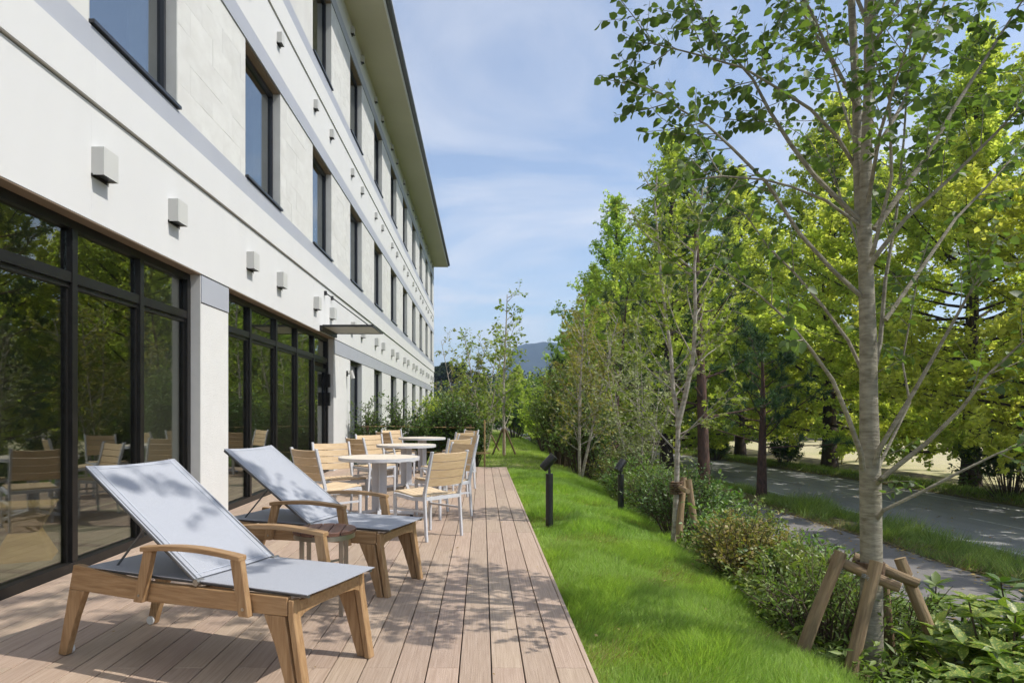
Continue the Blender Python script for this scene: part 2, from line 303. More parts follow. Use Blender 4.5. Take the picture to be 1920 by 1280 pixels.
# ---------------------------------------------------------------- the ground
def shift(Y):                                       # the road bends to the left in the distance
    Y = np.asarray(Y, float); q = np.clip(Y-10, 0, 38)
    return -0.003*q*q - 0.003*2*38*np.clip(Y-48, 0, 60)*0.55
def vnoise(x, y, s=1.0, seed=0):                    # cheap smooth noise
    x = np.asarray(x, float)*s; y = np.asarray(y, float)*s; a = seed*12.9
    return (np.sin(1.7*x+0.6*y+a)+np.sin(-0.9*x+1.9*y+2*a)+np.sin(2.9*x-1.3*y+3*a)*0.6+np.sin(3.7*x+4.1*y+a*5)*0.4)/3.0
GX = [-400, -3.2, 0.55, 1.1, 1.75, 2.3, 3.1, 4.3, 5.3, 5.75, 8.25, 8.6, 9.5, 9.9, 15.5, 15.9, 16.4, 400]
GZ = [-0.10, -0.10, -0.085, -0.075, -0.16, -0.33, -0.62, -1.05, -1.40, -1.47, -1.47, -1.38, -1.43, -1.52, -1.52, -1.33, -1.38, -1.40]
def gz(X, Y):
    X = np.asarray(X, float); Y = np.asarray(Y, float)
    b = np.clip((X-2.6)/3.0, 0, 1); b = b*b*(3-2*b)
    z = np.interp(X-shift(Y)*b, GX, GZ)
    lawn = np.clip((2.6-X)/0.8, 0, 1)*np.clip((X-0.6)/0.4, 0, 1)
    z = z+lawn*0.035*vnoise(X, Y, 1.1, 3)
    fl = np.clip((Y-15.4)/3, 0, 1)*np.clip((2.3-X)/1.0, 0, 1)*np.clip((X+2.8)/1.5, 0, 1)
    z = z+fl*0.06*vnoise(X, Y, 0.5, 5)
    return z
def sheet(name, xs, ys, mat_, lift=0.0, along=None, kind='structure', smooth=True):
    xs = np.asarray(xs, float); ys = np.asarray(ys, float)
    XX, YY = np.meshgrid(xs, ys)
    if along is not None: XX = XX+along(YY)
    ZZ = gz(XX, YY)+lift
    V = np.stack([XX, YY, ZZ], -1).reshape(-1, 3); nx, ny = len(xs), len(ys)
    i, j = np.meshgrid(np.arange(nx-1), np.arange(ny-1)); a = (j*nx+i).ravel()
    F = np.stack([a, a+1, a+1+nx, a+nx], 1)
    me = fast_mesh(name, V, F); me.polygons.foreach_set('use_smooth', np.ones(len(F), bool))
    o = obj(name, me, mat_); o['kind'] = kind
    return o
xs = np.concatenate([[-3000, -900, -300, -100, -40, -14, -8, -5, -3.5], np.arange(-3, 18, 0.3), [19, 22, 26, 32, 40, 60, 90, 140, 300, 900, 3000]])
ys = np.concatenate([[-600, -200, -60, -20, -8, -4], np.arange(-2, 50, 0.6), [52, 56, 60, 66, 74, 84, 100, 130, 180, 300, 600, 1200, 2600, 4200]])
sheet('ground', xs, ys, M['soil'], -0.012)
yl = np.arange(-4, 50, 0.4)
def edge(Y): return 1.93+0.05*np.clip(Y-4, 0, 12)+0.10*np.sin(Y*0.9)+0.05*np.sin(Y*2.3+1)
# lawn: a strip beside the deck and the open part behind it
def lawn_sheet():
    ys_ = np.concatenate([np.arange(-3, 15.2, 0.3), np.arange(15.2, 50, 0.6)]); rows = []
    for y in ys_:
        x0 = 0.545 if y < 15.2 else -2.95
        rows.append(np.stack([np.linspace(x0, float(edge(y)), 14), np.full(14, y)], 1))
    A = np.array(rows); Z = gz(A[..., 0], A[..., 1])+0.004
    V = np.concatenate([A, Z[..., None]], -1).reshape(-1, 3); nx, ny = 14, len(ys_)
    i, j = np.meshgrid(np.arange(nx-1), np.arange(ny-1)); a = (j*nx+i).ravel(); F = np.stack([a, a+1, a+1+nx, a+nx], 1)
    me = fast_mesh('lawn', V, F); me.polygons.foreach_set('use_smooth', np.ones(len(F), bool))
    o = obj('lawn', me, M['lawnsoil']); o['kind'] = 'structure'
lawn_sheet()
yr = np.concatenate([np.arange(-10, 60, 1.0), np.arange(60, 140, 4)])
sheet('footpath', [5.78, 6.6, 7.4, 8.24], yr, M['path'], 0.004, shift)
sheet('verge', [8.26, 8.4, 8.6, 8.9, 9.2, 9.5, 9.78], yr, M['verge'], 0.0, shift)
road = sheet('road', [9.75, 10.2, 11, 12, 13, 14, 15.2, 15.55], yr, M['asphalt'], 0.006, shift)
sheet('road_edge_line', [10.32, 10.46], yr, M['paint'], 0.010, shift)
sheet('road_edge_line', [15.02, 15.15], yr, M['paint'], 0.010, shift)
for k in range(12):
    y0 = 4+k*5.5
    sheet('road_centre_dash', [12.68, 12.78], np.linspace(y0, y0+2.6, 4), M['paint'], 0.010, shift)
sheet('roadside_bank', [15.58, 15.7, 15.9, 16.2, 16.8, 18.2], yr, M['verge'], 0.004, shift)
sheet('sand_field', np.linspace(18.25, 62, 12), np.arange(4, 64, 3), M['sand'], 0.004)

# ---------------------------------------------------------------- the building
WL = {}
def wempty(name, loc, parent=None, **k):
    p = WL.get(parent.name, (0, 0, 0)) if parent else (0, 0, 0)
    o = empty(name, tuple(loc[i]-p[i] for i in range(3)), parent=parent, **k); WL[o.name] = tuple(loc); return o
def wbox(name, mat_, parent, x0, x1, y0, y1, z0, z1, bevel=0.0):
    p = WL.get(parent.name, (0, 0, 0))
    o = box(name, mat_, parent, x0-p[0], x1-p[0], y0-p[1], y1-p[1], z0-p[2], z1-p[2], bevel)
    WL[o.name] = ((x0+x1)/2, (y0+y1)/2, (z0+z1)/2); return o
hotel = wempty('hotel_building', (-7.5, 20, 0), label='long white three-storey hotel with grey bands, dark windows and deep eaves', cat='building')
XO, XG, Y0, Y1 = -3.08, -3.19, -6.0, 43.4
WIN0, PITCH, WW = 8.887, 3.53, 1.53
cuts = [Y0]+[5.36+PITCH*k for k in range(-2, 11)]+[Y1]
cuts = sorted(c for c in cuts if Y0 <= c <= Y1)
def strip(name, mat_, xf, z0, z1, xb=-3.30, y0=Y0, gap=0.0002):
    for a, b in zip(cuts[:-1], cuts[1:]):
        if b <= y0: continue
        a = max(a, y0); wbox(name, mat_, hotel, xb, xf, a+gap, b-gap, z0, z1)
def joint(xf, z0, z1, y0=Y0): wbox('joint', M['groove'], hotel, -3.29, xf, y0, Y1-0.01, z0, z1)
FL = [(3.667, 4.034, 4.28), (7.135, 7.50, 7.76)]
# ground-floor fascia, shadow-gap, upper strip, grey band
strip('fascia_panel', M['white'], XO+0.012, 2.745, 3.655); joint(XO-0.008, 3.655, 3.672); strip('fascia_panel', M['white'], XO+0.042, 3.672, 4.026)
joint(XO-0.004, 4.026, 4.037); strip('grey_band', M['band'], XO+0.016, 4.037, 4.272); joint(XO-0.006, 4.272, 4.281)
joint(XO-0.006, 6.080, 6.088); strip('grey_band', M['band'], XO+0.016, 6.088, 6.338); joint(XO-0.006, 6.338, 6.346)
strip('fascia_panel', M['white'], XO+0.012, 6.346, 7.118); joint(XO-0.008, 7.118, 7.132); strip('fascia_panel', M['white'], XO+0.034, 7.132, 7.505)
joint(XO-0.006, 7.505, 7.514); strip('grey_band', M['band'], XO+0.016, 7.514, 7.765); joint(XO-0.006, 7.765, 7.773)
joint(XO-0.006, 9.570, 9.578); strip('grey_band', M['band'], XO+0.016, 9.578, 9.83); joint(XO-0.006, 9.83, 9.838)
strip('fascia_panel', M['white'], XO+0.012, 9.838, 10.36)
# tall wall fields between the upper windows
def wall_field(z0, z1, ya, yb, tiles):
    wl = wempty('wall_panel', (XO, (ya+yb)/2, z0), hotel)
    wbox('backing', M['wallstone'], wl, -3.30, XO-(0.010 if tiles else 0.0), ya, yb, z0, z1)
    if not tiles: return
    th, tw = (z1-z0)/6, 0.60
    for r in range(6):
        y = ya-(0.3 if r % 2 else 0.0)
        while y < yb-0.01:
            a, b = max(ya, y)+0.0006, min(yb, y+tw)-0.0006
            if b-a > 0.02:
                o = wbox('tile', M['tile'], wl, XO-0.010, XO+rng.uniform(-0.0008, 0.0008), a, b, z0+r*th+0.0006, z0+(r+1)*th-0.0006)
                o.rotation_euler = (0, rng.normal(0, 0.0025), rng.normal(0, 0.0030))
            y += tw
def window(ya, yb, z0, z1, sill=True, glass='glassup', cur=0.3):
    wn = wempty('window', (XG, (ya+yb)/2, z0), hotel)
    fm = M['navyframe']; t = 0.045
    wbox('frame', fm, wn, XG-0.07, XG, ya, ya+t, z0, z1); wbox('frame', fm, wn, XG-0.07, XG, yb-t, yb, z0, z1)
    wbox('frame', fm, wn, XG-0.07, XG, ya+t, yb-t, z0, z0+t); wbox('frame', fm, wn, XG-0.07, XG, ya+t, yb-t, z1-t-0.02, z1)
    wbox('pane', M[glass], wn, XG-0.042, XG-0.034, ya+t-0.004, yb-t+0.004, z0+t-0.004, z1-t-0.016)
    wbox('curtain', M['curtain'], wn, XG-0.22, XG-0.19, yb-cur-t, yb-0.02, z0+0.02, z1-0.02)
    if sill:
        wbox('sill', fm, wn, XG-0.02, XO+0.045, ya-0.012, yb+0.012, z0-0.035, z0-0.004)
    return wn
def reveal(ya, yb, z0, z1):
    wbox('reveal', M['reveal'], hotel, -3.30, XO-0.0015, yb, yb+0.02, z0, z1)
    wbox('reveal', M['reveal'], hotel, -3.30, XO-0.0015, ya-0.02, ya, z0, z1)
    wbox('head_soffit', M['brown'], hotel, -3.30, XO-0.006, ya, yb, z1-0.012, z1-0.001)
for fl, (z0, z1) in enumerate([(4.281, 6.080), (7.773, 9.570)]):
    prev = Y0
    for k in range(-4, 10):
        ya = WIN0+PITCH*k; yb = ya+WW
        if ya < Y0: continue
        wall_field(z0, z1, prev, ya-0.02, (fl == 0 and -1 < k <= 5) or (fl == 1 and 1 < k <= 6))
        window(ya, yb, z0+0.04, z1-0.012); reveal(ya, yb, z0, z1); prev = yb+0.02
    wall_field(z0, z1, prev, Y1, False)
# ground floor: columns, glazed bays, far windows
def column(ya, yb, m='ribbed', base=-0.12):
    wbox('column', M[m], hotel, -3.30, XO, ya+0.012, yb-0.012, base, 2.427)
    wbox('column_reveal', M['reveal'], hotel, -3.30, XO-0.002, ya, ya+0.012, base, 2.738); wbox('column_reveal', M['reveal'], hotel, -3.30, XO-0.002, yb-0.012, yb, base, 2.738)
    wbox('joint', M['groove'], hotel, -3.29, XO-0.006, ya+0.013, yb-0.013, 2.427, 2.437)
    wbox('column_band', M['band'], hotel, -3.30, XO+0.010, ya+0.012, yb-0.012, 2.437, 2.728)
    wbox('joint', M['groove'], hotel, -3.29, XO-0.006, ya+0.013, yb-0.013, 2.728, 2.745)
column(7.463, 8.287); column(1.20, 2.14)
def bay(ya, yb, posts, door=None):
    by = wempty('glazed_bay', (XG, (ya+yb)/2, 0), hotel); fm = M['frame']
    wbox('head_rail', fm, by, XG-0.12, XG, ya, yb, 2.665, 2.733); wbox('bottom_rail', fm, by, XG-0.12, XG+0.012, ya, yb, -0.05, 0.07)
    wbox('lintel_soffit', M['brown'], by, XG-0.10, XO+0.008, ya, yb, 2.733, 2.744)
    ed = [ya]+list(posts)+[yb]
    for i, p in enumerate(ed):
        w_ = 0.04 if i in (0, len(ed)-1) else 0.035
        p_ = p+w_ if i == 0 else (p-w_ if i == len(ed)-1 else p)
        wbox('post', fm, by, XG-0.085, XG+0.004, p_-w_, p_+w_, 0.07, 2.665)
    for i in range(len(ed)-1):
        a, b = ed[i]+(0.08 if i == 0 else 0.035), ed[i+1]-(0.08 if i == len(ed)-2 else 0.035)
        wbox('transom', fm, by, XG-0.085, XG-0.002, a, b, 2.245, 2.325); wbox('transom', fm, by, XG-0.085, XG-0.02, a, b, 2.205, 2.2445)
        wbox('pane', M['glass'], by, XG-0.052, XG-0.044, a, b, 2.3235, 2.667)
        if door is not None and i == door: door_leaf(by, a, b); continue
        wbox('pane', M['glass'], by, XG-0.052, XG-0.044, a, b, 0.066, 2.207)
        wbox('stile', fm, by, XG-0.07, XG-0.03, a, a+0.022, 0.07, 2.205); wbox('stile', fm, by, XG-0.07, XG-0.03, b-0.022, b, 0.07, 2.205)
def door_leaf(by, a, b):
    d = wempty('door', (XG, (a+b)/2, 0), by); fm = M['frame']; x0, x1 = XG-0.09, XG-0.03
    for nm, (ya, yb, z0, z1) in {'stile': (a+0.01, a+0.10, 0.075, 2.12), 'stile ': (b-0.10, b-0.01, 0.075, 2.12), 'rail': (a+0.10, b-0.10, 2.03, 2.12), 'rail ': (a+0.10, b-0.10, 0.075, 0.20)}.items():
        p = WL[d.name]; box(nm.strip(), fm, d, x0-p[0], x1-p[0], ya-p[1], yb-p[1], z0-p[2], z1-p[2])
    p = WL[d.name]
    box('pane', M['glass'], d, XG-0.064-p[0], XG-0.056-p[0], a+0.10-p[1], b-0.10-p[1], 0.20, 2.03)
    for z in (1.62, 2.00):
        box('hinge', fm, d, XG-0.03-p[0], XG+0.06-p[0], b-0.07-p[1], b+0.02-p[1], z-0.37+0.10, z)
bay(2.14, 7.463, [3.235, 4.29, 5.345, 6.40]); bay(8.287, 14.15, [9.408, 10.60, 11.78, 12.96], door=4)
# ground floor beyond the door: band, wall fields and tall narrow windows
GFZ = 2.427
wbox('joint', M['groove'], hotel, -3.29, XO-0.006, 14.163, Y1-0.01, 2.427, 2.437); wbox('joint', M['groove'], hotel, -3.29, XO-0.006, 14.163, Y1-0.01, 2.728, 2.745)
for a, b in zip([14.162]+[c for c in cuts if c > 14.2][:-1], [c for c in cuts if c > 14.2]):
    wbox('grey_band', M['band'], hotel, -3.30, XO+0.010, a+0.0015, b-0.0015, 2.437, 2.728)
wbox('column_reveal', M['reveal'], hotel, -3.30, XO-0.002, 14.15, 14.162, -0.12, 2.738)
prev = 14.162
for k in range(2, 10):
    ya = WIN0+PITCH*k; yb = ya+WW
    wbox('wall_panel', M['ribbed'] if k == 2 else M['white'], hotel, -3.30, XO, prev, ya-0.02, -0.12, GFZ)
    wbox('wall_panel', M['white'], hotel, -3.30, XO, ya-0.02, yb+0.02, -0.12, 0.60)
    window(ya, yb, 0.63, GFZ-0.012, True, 'glassup', 0.5)
    for q in ((yb, yb+0.02), (ya-0.02, ya)): wbox('reveal', M['reveal'], hotel, -3.30, XO-0.0015, q[0], q[1], 0.60, GFZ)
    prev = yb+0.02
wbox('wall_panel', M['white'], hotel, -3.30, XO, prev, Y1, -0.12, GFZ)
wbox('wall_panel', M['white'], hotel, -3.30, XO, Y0, 1.20, -0.12, 2.744)
# eaves
wbox('soffit', M['soffit'], hotel, -13.2, -2.20, Y0, Y1+0.02, 10.36, 10.42)
wbox('eave_fascia', M['white'], hotel, -2.20, -2.165, Y0, Y1+0.05, 10.34, 10.47)
wbox('gutter', M['navyframe'], hotel, -2.165, -2.06, Y0, Y1+0.06, 10.43, 10.545, 0.012)
wbox('gutter_lip', M['band'], hotel, -2.06, -2.045, Y0, Y1+0.06, 10.50, 10.56)
roof = MB().prism([(0, 0), (11.1, 0), (5.5, 1.7)], 'y', 0, Y1-Y0+0.06)
roof.build('roof', M['navyframe'], hotel, loc=(-13.2+7.5, Y0-20, 10.425))
# body: end wall, back wall, floors, party walls
wbox('end_wall', M['white'], hotel, -13.0, -3.30, Y1-0.25, Y1-0.004, -0.12, 10.36); wbox('end_wall', M['white'], hotel, -13.0, -3.30, Y0, Y0+0.2, -0.12, 10.36)
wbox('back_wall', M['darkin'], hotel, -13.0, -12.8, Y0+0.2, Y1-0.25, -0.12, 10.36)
for z in (2.95, 6.45, 9.95): wbox('floor_slab', M['intwall'], hotel, -12.8, -3.302, Y0+0.2, Y1-0.25, z, z+0.25)
for y in np.arange(5.36-1.0, 43, 3.53*2): 
    for z in (3.2, 6.7): wbox('party_wall', M['intwall'], hotel, -12.8, -3.32, y-0.08, y+0.08, z, z+3.24)
wbox('party_wall', M['intwall'], hotel, -8.6, -3.32, 14.20, 14.36, -0.1, 2.95)
wbox('party_wall', M['intwall'], hotel, -8.8, -8.6, Y0+0.2, 14.2, -0.1, 2.95)
wbox('interior_pier', M['curtain'], hotel, -3.85, -3.31, 7.50, 8.25, -0.1, 2.949)
wbox('interior_slab', M['intjoint'], hotel, -8.6, -3.32, Y0+0.2, 14.2, -0.10, -0.036)
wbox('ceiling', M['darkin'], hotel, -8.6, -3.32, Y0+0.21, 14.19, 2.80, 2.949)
fl_ = wempty('tiled_floor', (-5, 7, -0.036), hotel)
for i in range(8):
    for j in range(11):
        x = -3.34-i*0.45; y = 3.6+j*0.9+(0.45 if i % 2 else 0)
        wbox('floor_tile', M['inttile'], fl_, x-0.442, x, y, y+0.892, -0.036, -0.030)
# door canopy on its tie rods
cnp = wempty('door_canopy', (XO, 13.6, 2.85), None, label='black-framed glass canopy on tie rods above the terrace door', cat='canopy')
wbox('wall_bracket', M['black'], cnp, XO+0.013, XO+0.06, 12.88, 14.22, 2.76, 2.86)
for y in (12.93, 14.17): wbox('side_arm', M['black'], cnp, XO+0.06, -2.06, y-0.02, y+0.02, 2.835, 2.875)
wbox('front_rail', M['black'], cnp, -2.10, -2.062, 12.95, 14.15, 2.838, 2.872)
wbox('glass_sheet', M['lampgrey'], cnp, XO+0.061, -2.101, 12.951, 14.149, 2.848, 2.860)
for y in (13.27, 13.86):
    p = WL[cnp.name]
    MB().tube([(XO+0.045-p[0], y-p[1], 3.53-p[2]), (-2.16-p[0], y-p[1], 2.87-p[2])], 0.011, 8).build('tie_rod', M['black'], cnp, True)
    wbox('rod_anchor', M['black'], cnp, XO+0.0125, XO+0.06, y-0.03, y+0.03, 3.49, 3.57)
# wall lamps
def lamp_proto(L, D, H):
    r = empty('wall_lamp', (0, 0, 0)); t = 0.006
    MB().add([(0,0,0),(D,0,0),(D,L,0),(0,L,0),(0,0,H),(D,0,H),(D,L,H),(0,L,H)], [(4,5,6,7),(0,1,5,4),(1,2,6,5),(2,3,7,6),(3,0,4,7)]).build('housing', M['lampgrey'], r)
    MB().box(t, D-t, t, L-t, 0.012, 0.02).build('lamp_aperture', M['black'], r)
    MB().box(0.0, 0.012, -0.004, L+0.004, -0.012, 0.012).build('back_plate', M['frame'], r)
    MB().bar((0.02, L-0.01, -0.002), (0.02, L-0.01, -0.03), 0.01, 0.008).build('fixing_clip', M['lampgrey'], r)
    return r
def lamp_row(proto, x, z, ks, floor, group):
    i = 0
    for k in ks:
        for dy_ in (0.0, 1.31):
            y = WIN0+PITCH*k+dy_
            o = proto if i == 0 else copy_tree(proto)
            o.location = (x, y, z)
            which = 'nearest to the camera' if i == 0 else ORD[i]+' from the camera'
            tag(o, 'pale grey box wall lamp, %s in the %s row' % (which, floor), 'wall lamp', group); i += 1
lamp_row(lamp_proto(0.215, 0.10, 0.22), XO+0.0125, 3.10, range(-1, 10), 'lowest', 'box lamps of the lowest row')
lamp_row(lamp_proto(0.14, 0.075, 0.16), XO+0.0125, 6.745, range(0, 10), 'middle', 'box lamps of the middle row')
lamp_row(lamp_proto(0.14, 0.075, 0.16), XO+0.0125, 10.06, range(2, 10), 'top, under the eaves', 'box lamps under the eaves')
sp = empty('wall_spotlight', (XO, 15.5, 2.09), label='small black wall spotlight beside the first tall ground-floor window', cat='spotlight')
MB().box(0, 0.03, -0.035, 0.035, -0.06, 0.06).build('back_plate', M['black'], sp)
MB().tube([(0.03, 0, 0), (0.10, 0, 0)], 0.012, 8).build('arm', M['black'], sp)
MB().tube([(0.10, 0, 0.07), (0.15, 0.02, -0.11)], 0.042, 14).build('head', M['lampgrey'], sp, True)
# a block stool inside the glass
st = empty('block_stool', (-3.98, 5.95, -0.03), R(25), label='blond wooden hourglass block stool inside the left glass panes', cat='stool')
q = lambda s, z: [(-s, -s, z), (s, -s, z), (s, s, z), (-s, s, z)]
MB().add(q(0.22, 0)+q(0.11, 0.24)+q(0.22, 0.46), [(3,2,1,0),(0,1,5,4),(1,2,6,5),(2,3,7,6),(3,0,4,7),(4,5,9,8),(5,6,10,9),(6,7,11,10),(7,4,8,11),(8,9,10,11)]).build('body', M['plyw'], st)
MB().box(-0.222, 0.222, -0.222, 0.222, 0.46, 0.475).build('seat', M['plyw'], st)
# ---------------------------------------------------------------- the deck
deck = empty('deck', (-1.3, 6.5, 0), kind='structure'); tag(deck, 'long terrace deck of warm brown composite boards', None)
BW, G = 0.1556, 0.0065
YD0, YD1 = -1.2, 15.17
meshes = {}
def board_mesh(w_, l_):
    k = (round(w_, 3), round(l_, 3))
    if k not in meshes: meshes[k] = MB().box(-w_/2, w_/2, -l_/2, l_/2, -0.025, 0).mesh('board', bevel=0.0018)
    return meshes[k]
nb = 0
for i in range(24):
    xr = 0.512-i*BW-G/2; xl = xr-BW+G
    if xl < -3.16: xl = -3.172
    base = 3.323 if i % 2 == 0 else 4.247
    js = [YD0]+[base+1.847*n for n in range(-3, 9) if YD0+0.1 < base+1.847*n < YD1-0.1]+[YD1]
    for a, b in zip(js[:-1], js[1:]):
        o = obj('board', board_mesh(xr-xl, b-a-0.003), M['deck'], deck, (((xl+xr)/2)+1.3, (a+b)/2-6.5, rng.uniform(-0.0006, 0.0006)))
        nb += 1
box('edge_board', M['deck'], deck, 0.514+1.3, 0.538+1.3, YD0-6.5, YD1-6.5+0.024, -0.16, -0.002, 0.002)
box('edge_board', M['deck'], deck, -3.0+1.3, 0.5135+1.3, YD1-6.5+0.0005, YD1-6.5+0.024, -0.16, -0.003, 0.002)
box('joist_bed', M['deckunder'], deck, -3.10+1.3, 0.50+1.3, YD0-6.5+0.02, YD1-6.5-0.02, -0.11, -0.0265)
# ---------------------------------------------------------------- loungers
def lounger(loc, rz, label):
    r = empty('sun_lounger', loc, rz, label, 'sun lounger', 'teak sling loungers'); W = 0.587
    rail = [(0.055, 0.345), (0.60, 0.335), (1.30, 0.352), (1.40, 0.355), (1.40, 0.436), (1.0, 0.432), (0.62, 0.428), (0.45, 0.436), (0.13, 0.470), (0.085, 0.470)]
    for t0 in (0.0, W-0.034):
        MB().prism(rail, 'y', t0, t0+0.034).build('side_rail', M['teak'], r, bevel=0.003)
        lg = MB().prism([(-0.022, 0.004), (0.030, 0.004), (0.10, 0.20), (0.165, 0.3435), (0.057, 0.3445)], 'y', t0-0.002, t0+0.036).build('rear_leg', M['teakz'], r, bevel=0.003)
        ti = t0+0.043 if t0 == 0 else t0-0.009
        p = [(0.012+0.024*math.cos(a), 0.026+0.024*math.sin(a)) for a in np.linspace(0, 2*math.pi, 20, endpoint=False)]
        MB().prism(p, 'y', ti-0.0065, ti+0.0065).build('wheel', M['curtain'], r, smooth=True)
        MB().prism([(1.275, 0.3505), (1.335, 0.22), (1.408, 0.0), (1.450, 0.0), (1.388, 0.3525)], 'y', t0-0.001, t0+0.035).build('front_leg', M['teakz'], r, bevel=0.003)
        te = t0+0.002 if t0 == 0 else t0-0.018
        MB().prism([(1.404, 0.425), (1.404, 0.34), (1.462, 0.0), (1.492, 0.0), (1.436, 0.34), (1.430, 0.425)], 'y', te, te+0.05).build('end_leg', M['teakz'], r, bevel=0.003)
        ta = t0-0.037 if t0 == 0 else t0+0.037
        MB().prism([(0.535, 0.338), (0.590, 0.338), (0.655, 0.585), (0.603, 0.60)], 'y', ta, ta+0.034).build('arm_post', M['teakz'], r, bevel=0.003)
        MB().prism([(1.165, 0.338), (1.222, 0.338), (1.176, 0.595), (1.118, 0.585)], 'y', ta, ta+0.034).build('arm_post', M['teakz'], r, bevel=0.003)
        n = 12; top = []; bot = []
        for i in range(n+1):
            s = 0.590+(1.180-0.590)*i/n; a = 0.022*math.sin(math.pi*i/n); top.append((s, 0.606+a)); bot.append((s, 0.5835+a*0.9))
        tb = ta-0.012 if t0 == 0 else ta-0.004
        MB().prism(bot+top[::-1], 'y', tb, tb+0.052).build('armrest', M['teak'], r, bevel=0.003)
        for s, z in ((0.572, 0.372), (1.19, 0.372)):
            p = [(s+0.0075*math.cos(a), z+0.0075*math.sin(a)) for a in np.linspace(0, 2*math.pi, 12, endpoint=False)]
            tk = ta-0.002 if t0 == 0 else ta+0.034
            MB().prism(p, 'y', tk, tk+0.002).build('screw', M['steel'], r)
        # side tubes of the reclining back and the pivot
        tt = 0.022 if t0 == 0 else W-0.022
        MB().tube([(0.872, tt, 0.455), (0.158, tt, 0.958)], 0.0125, 10).build('back_tube', M['gunmetal'], r, True)
        MB().tube([(0.20, tt+(0.012 if t0 == 0 else -0.012), 0.452), (1.49, tt+(0.012 if t0 == 0 else -0.012), 0.444)], 0.010, 8).build('seat_tube', M['gunmetal'], r, True)
        MB().tube([(0.885, tt-0.022, 0.452), (0.885, tt+0.022, 0.452)], 0.016, 12).build('pivot_bolt', M['steel'], r, True)
    # end apron with shallow arch underneath
    pts = [(0.052, 0.335), (0.09, 0.352), (0.20, 0.362), (0.40, 0.362), (0.50, 0.352), (W-0.052, 0.335), (W-0.052, 0.415), (0.052, 0.415)]
    MB().prism(pts, 'x', 1.412, 1.432).build('end_apron', M['teak'], r, bevel=0.003)
    MB().box(0.13, 0.165, 0.034, W-0.034, 0.37, 0.42).build('head_crossbar', M['teak'], r)
    MB().box(0.84, 0.875, 0.034, W-0.034, 0.36, 0.41).build('middle_crossbar', M['teak'], r)
    def cloth(name, P0, P1, t0, t1, nrm, sag, flare=0.0, ns=14, nw=10):
        m_ = MB(); v = []; f = []
        for i in range(ns+1):
            for j in range(nw+1):
                a, c = i/ns, j/nw; dp = -sag*math.sin(math.pi*c)*(0.55+0.45*math.sin(math.pi*a))
                e = flare*math.sin(math.pi*c)*a
                v.append((P0[0]+(P1[0]-P0[0])*(a-e)+nrm[0]*dp, t0+(t1-t0)*c, P0[1]+(P1[1]-P0[1])*(a-e)+nrm[1]*dp))
        k = nw+1
        for i in range(ns):
            for j in range(nw): f.append((i*k+j, (i+1)*k+j, (i+1)*k+j+1, i*k+j+1))
        n0 = len(v); v2 = [(p[0]-nrm[0]*0.004, p[1], p[2]-nrm[1]*0.004) for p in v]
        f2 = [tuple(n0+q_ for q_ in g[::-1]) for g in f]
        rim = [j for j in range(k)]+[i*k+nw for i in range(1, ns+1)]+[ns*k+j for j in range(nw-1, -1, -1)]+[i*k for i in range(ns-1, 0, -1)]
        fr = [(rim[(i+1) % len(rim)], rim[i], n0+rim[i], n0+rim[(i+1) % len(rim)]) for i in range(len(rim))]
        return m_.add(v+v2, f+f2+fr).build(name, M['sling'], r, True)
    cloth('seat_sling', (0.16, 0.466), (1.497, 0.456), 0.012, W-0.012, (0, 1), 0.006)
    c, s_ = 0.697/0.859, 0.503/0.859
    bs = cloth('back_sling', (0.872, 0.468), (0.160, 0.972), 0.010, W-0.010, (s_, c), 0.010, 0.012)
    d = np.array([-0.712, 0.504])
    for tq in (0.055, W-0.055):                      # stitched hem lines
        p0 = (0.872+s_*0.0012, tq, 0.468+c*0.0012); p1 = (0.160+s_*0.0012, tq, 0.972+c*0.0012)
        MB().bar(p0, p1, 0.0025, 0.0012, (s_, 0, c)).build('hem_stitch', M['hem'], bs)
    for a in (0.03, 0.965):
        q0 = (0.872-0.712*a+s_*0.0015, 0.03, 0.468+0.504*a-0.001); q1 = (q0[0], W-0.03, q0[2])
        MB().bar(q0, q1, 0.0025, 0.0012, (s_, 0, c)).build('hem_stitch', M['hem'], bs)
    # prop that holds the back up
    for t in (0.10, W-0.10):
        MB().tube([(0.50, t, 0.705), (0.24, t, 0.425)], 0.006, 8).build('prop_rod', M['gunmetal'], r, True)
    MB().tube([(0.24, 0.10, 0.425), (0.24, W-0.10, 0.425)], 0.006, 8).build('prop_bar', M['gunmetal'], r, True)
    return r
lounger((-2.151, 3.49, 0), R(-21.7), 'nearest teak lounger with raised grey sling back, by the left glass')
lounger((-2.04, 5.03, 0), R(-18.7), 'second teak lounger with grey sling, between side table and dining set')
# side table
s = empty('side_table', (-0.985, 4.27, 0), R(4), 'low round side table with dark plank top and steel legs between the loungers', 'side table')
rr = 0.195; n = 5; wd = 2*rr/n
for i in range(n):
    x0 = -rr+i*wd+0.003; x1 = x0+wd-0.006
    xs_ = np.linspace(x0, x1, 6); h = [math.sqrt(max(rr*rr-x*x, 0.0004)) for x in xs_]
    MB().prism([(x, -hh) for x, hh in zip(xs_, h)]+[(x, hh) for x, hh in zip(xs_[::-1], h[::-1])], 'z', 0.492, 0.515).build('plank', M['ipe'], s, bevel=0.002)
ring = MB(); nn = 40; vv = []; ff = []
for k in range(nn):
    a = 2*math.pi*k/nn
    for r_, z in ((0.188, 0.462), (0.188, 0.4915), (0.180, 0.4915), (0.180, 0.462)): vv.append((r_*math.cos(a), r_*math.sin(a), z))
for k in range(nn):
    for q_ in range(4): a, b = k*4+q_, k*4+(q_+1) % 4; c_, d_ = ((k+1) % nn)*4+(q_+1) % 4, ((k+1) % nn)*4+q_; ff.append((a, d_, c_, b))
ring.add(vv, ff).build('steel_ring', M['steel'], s, True)
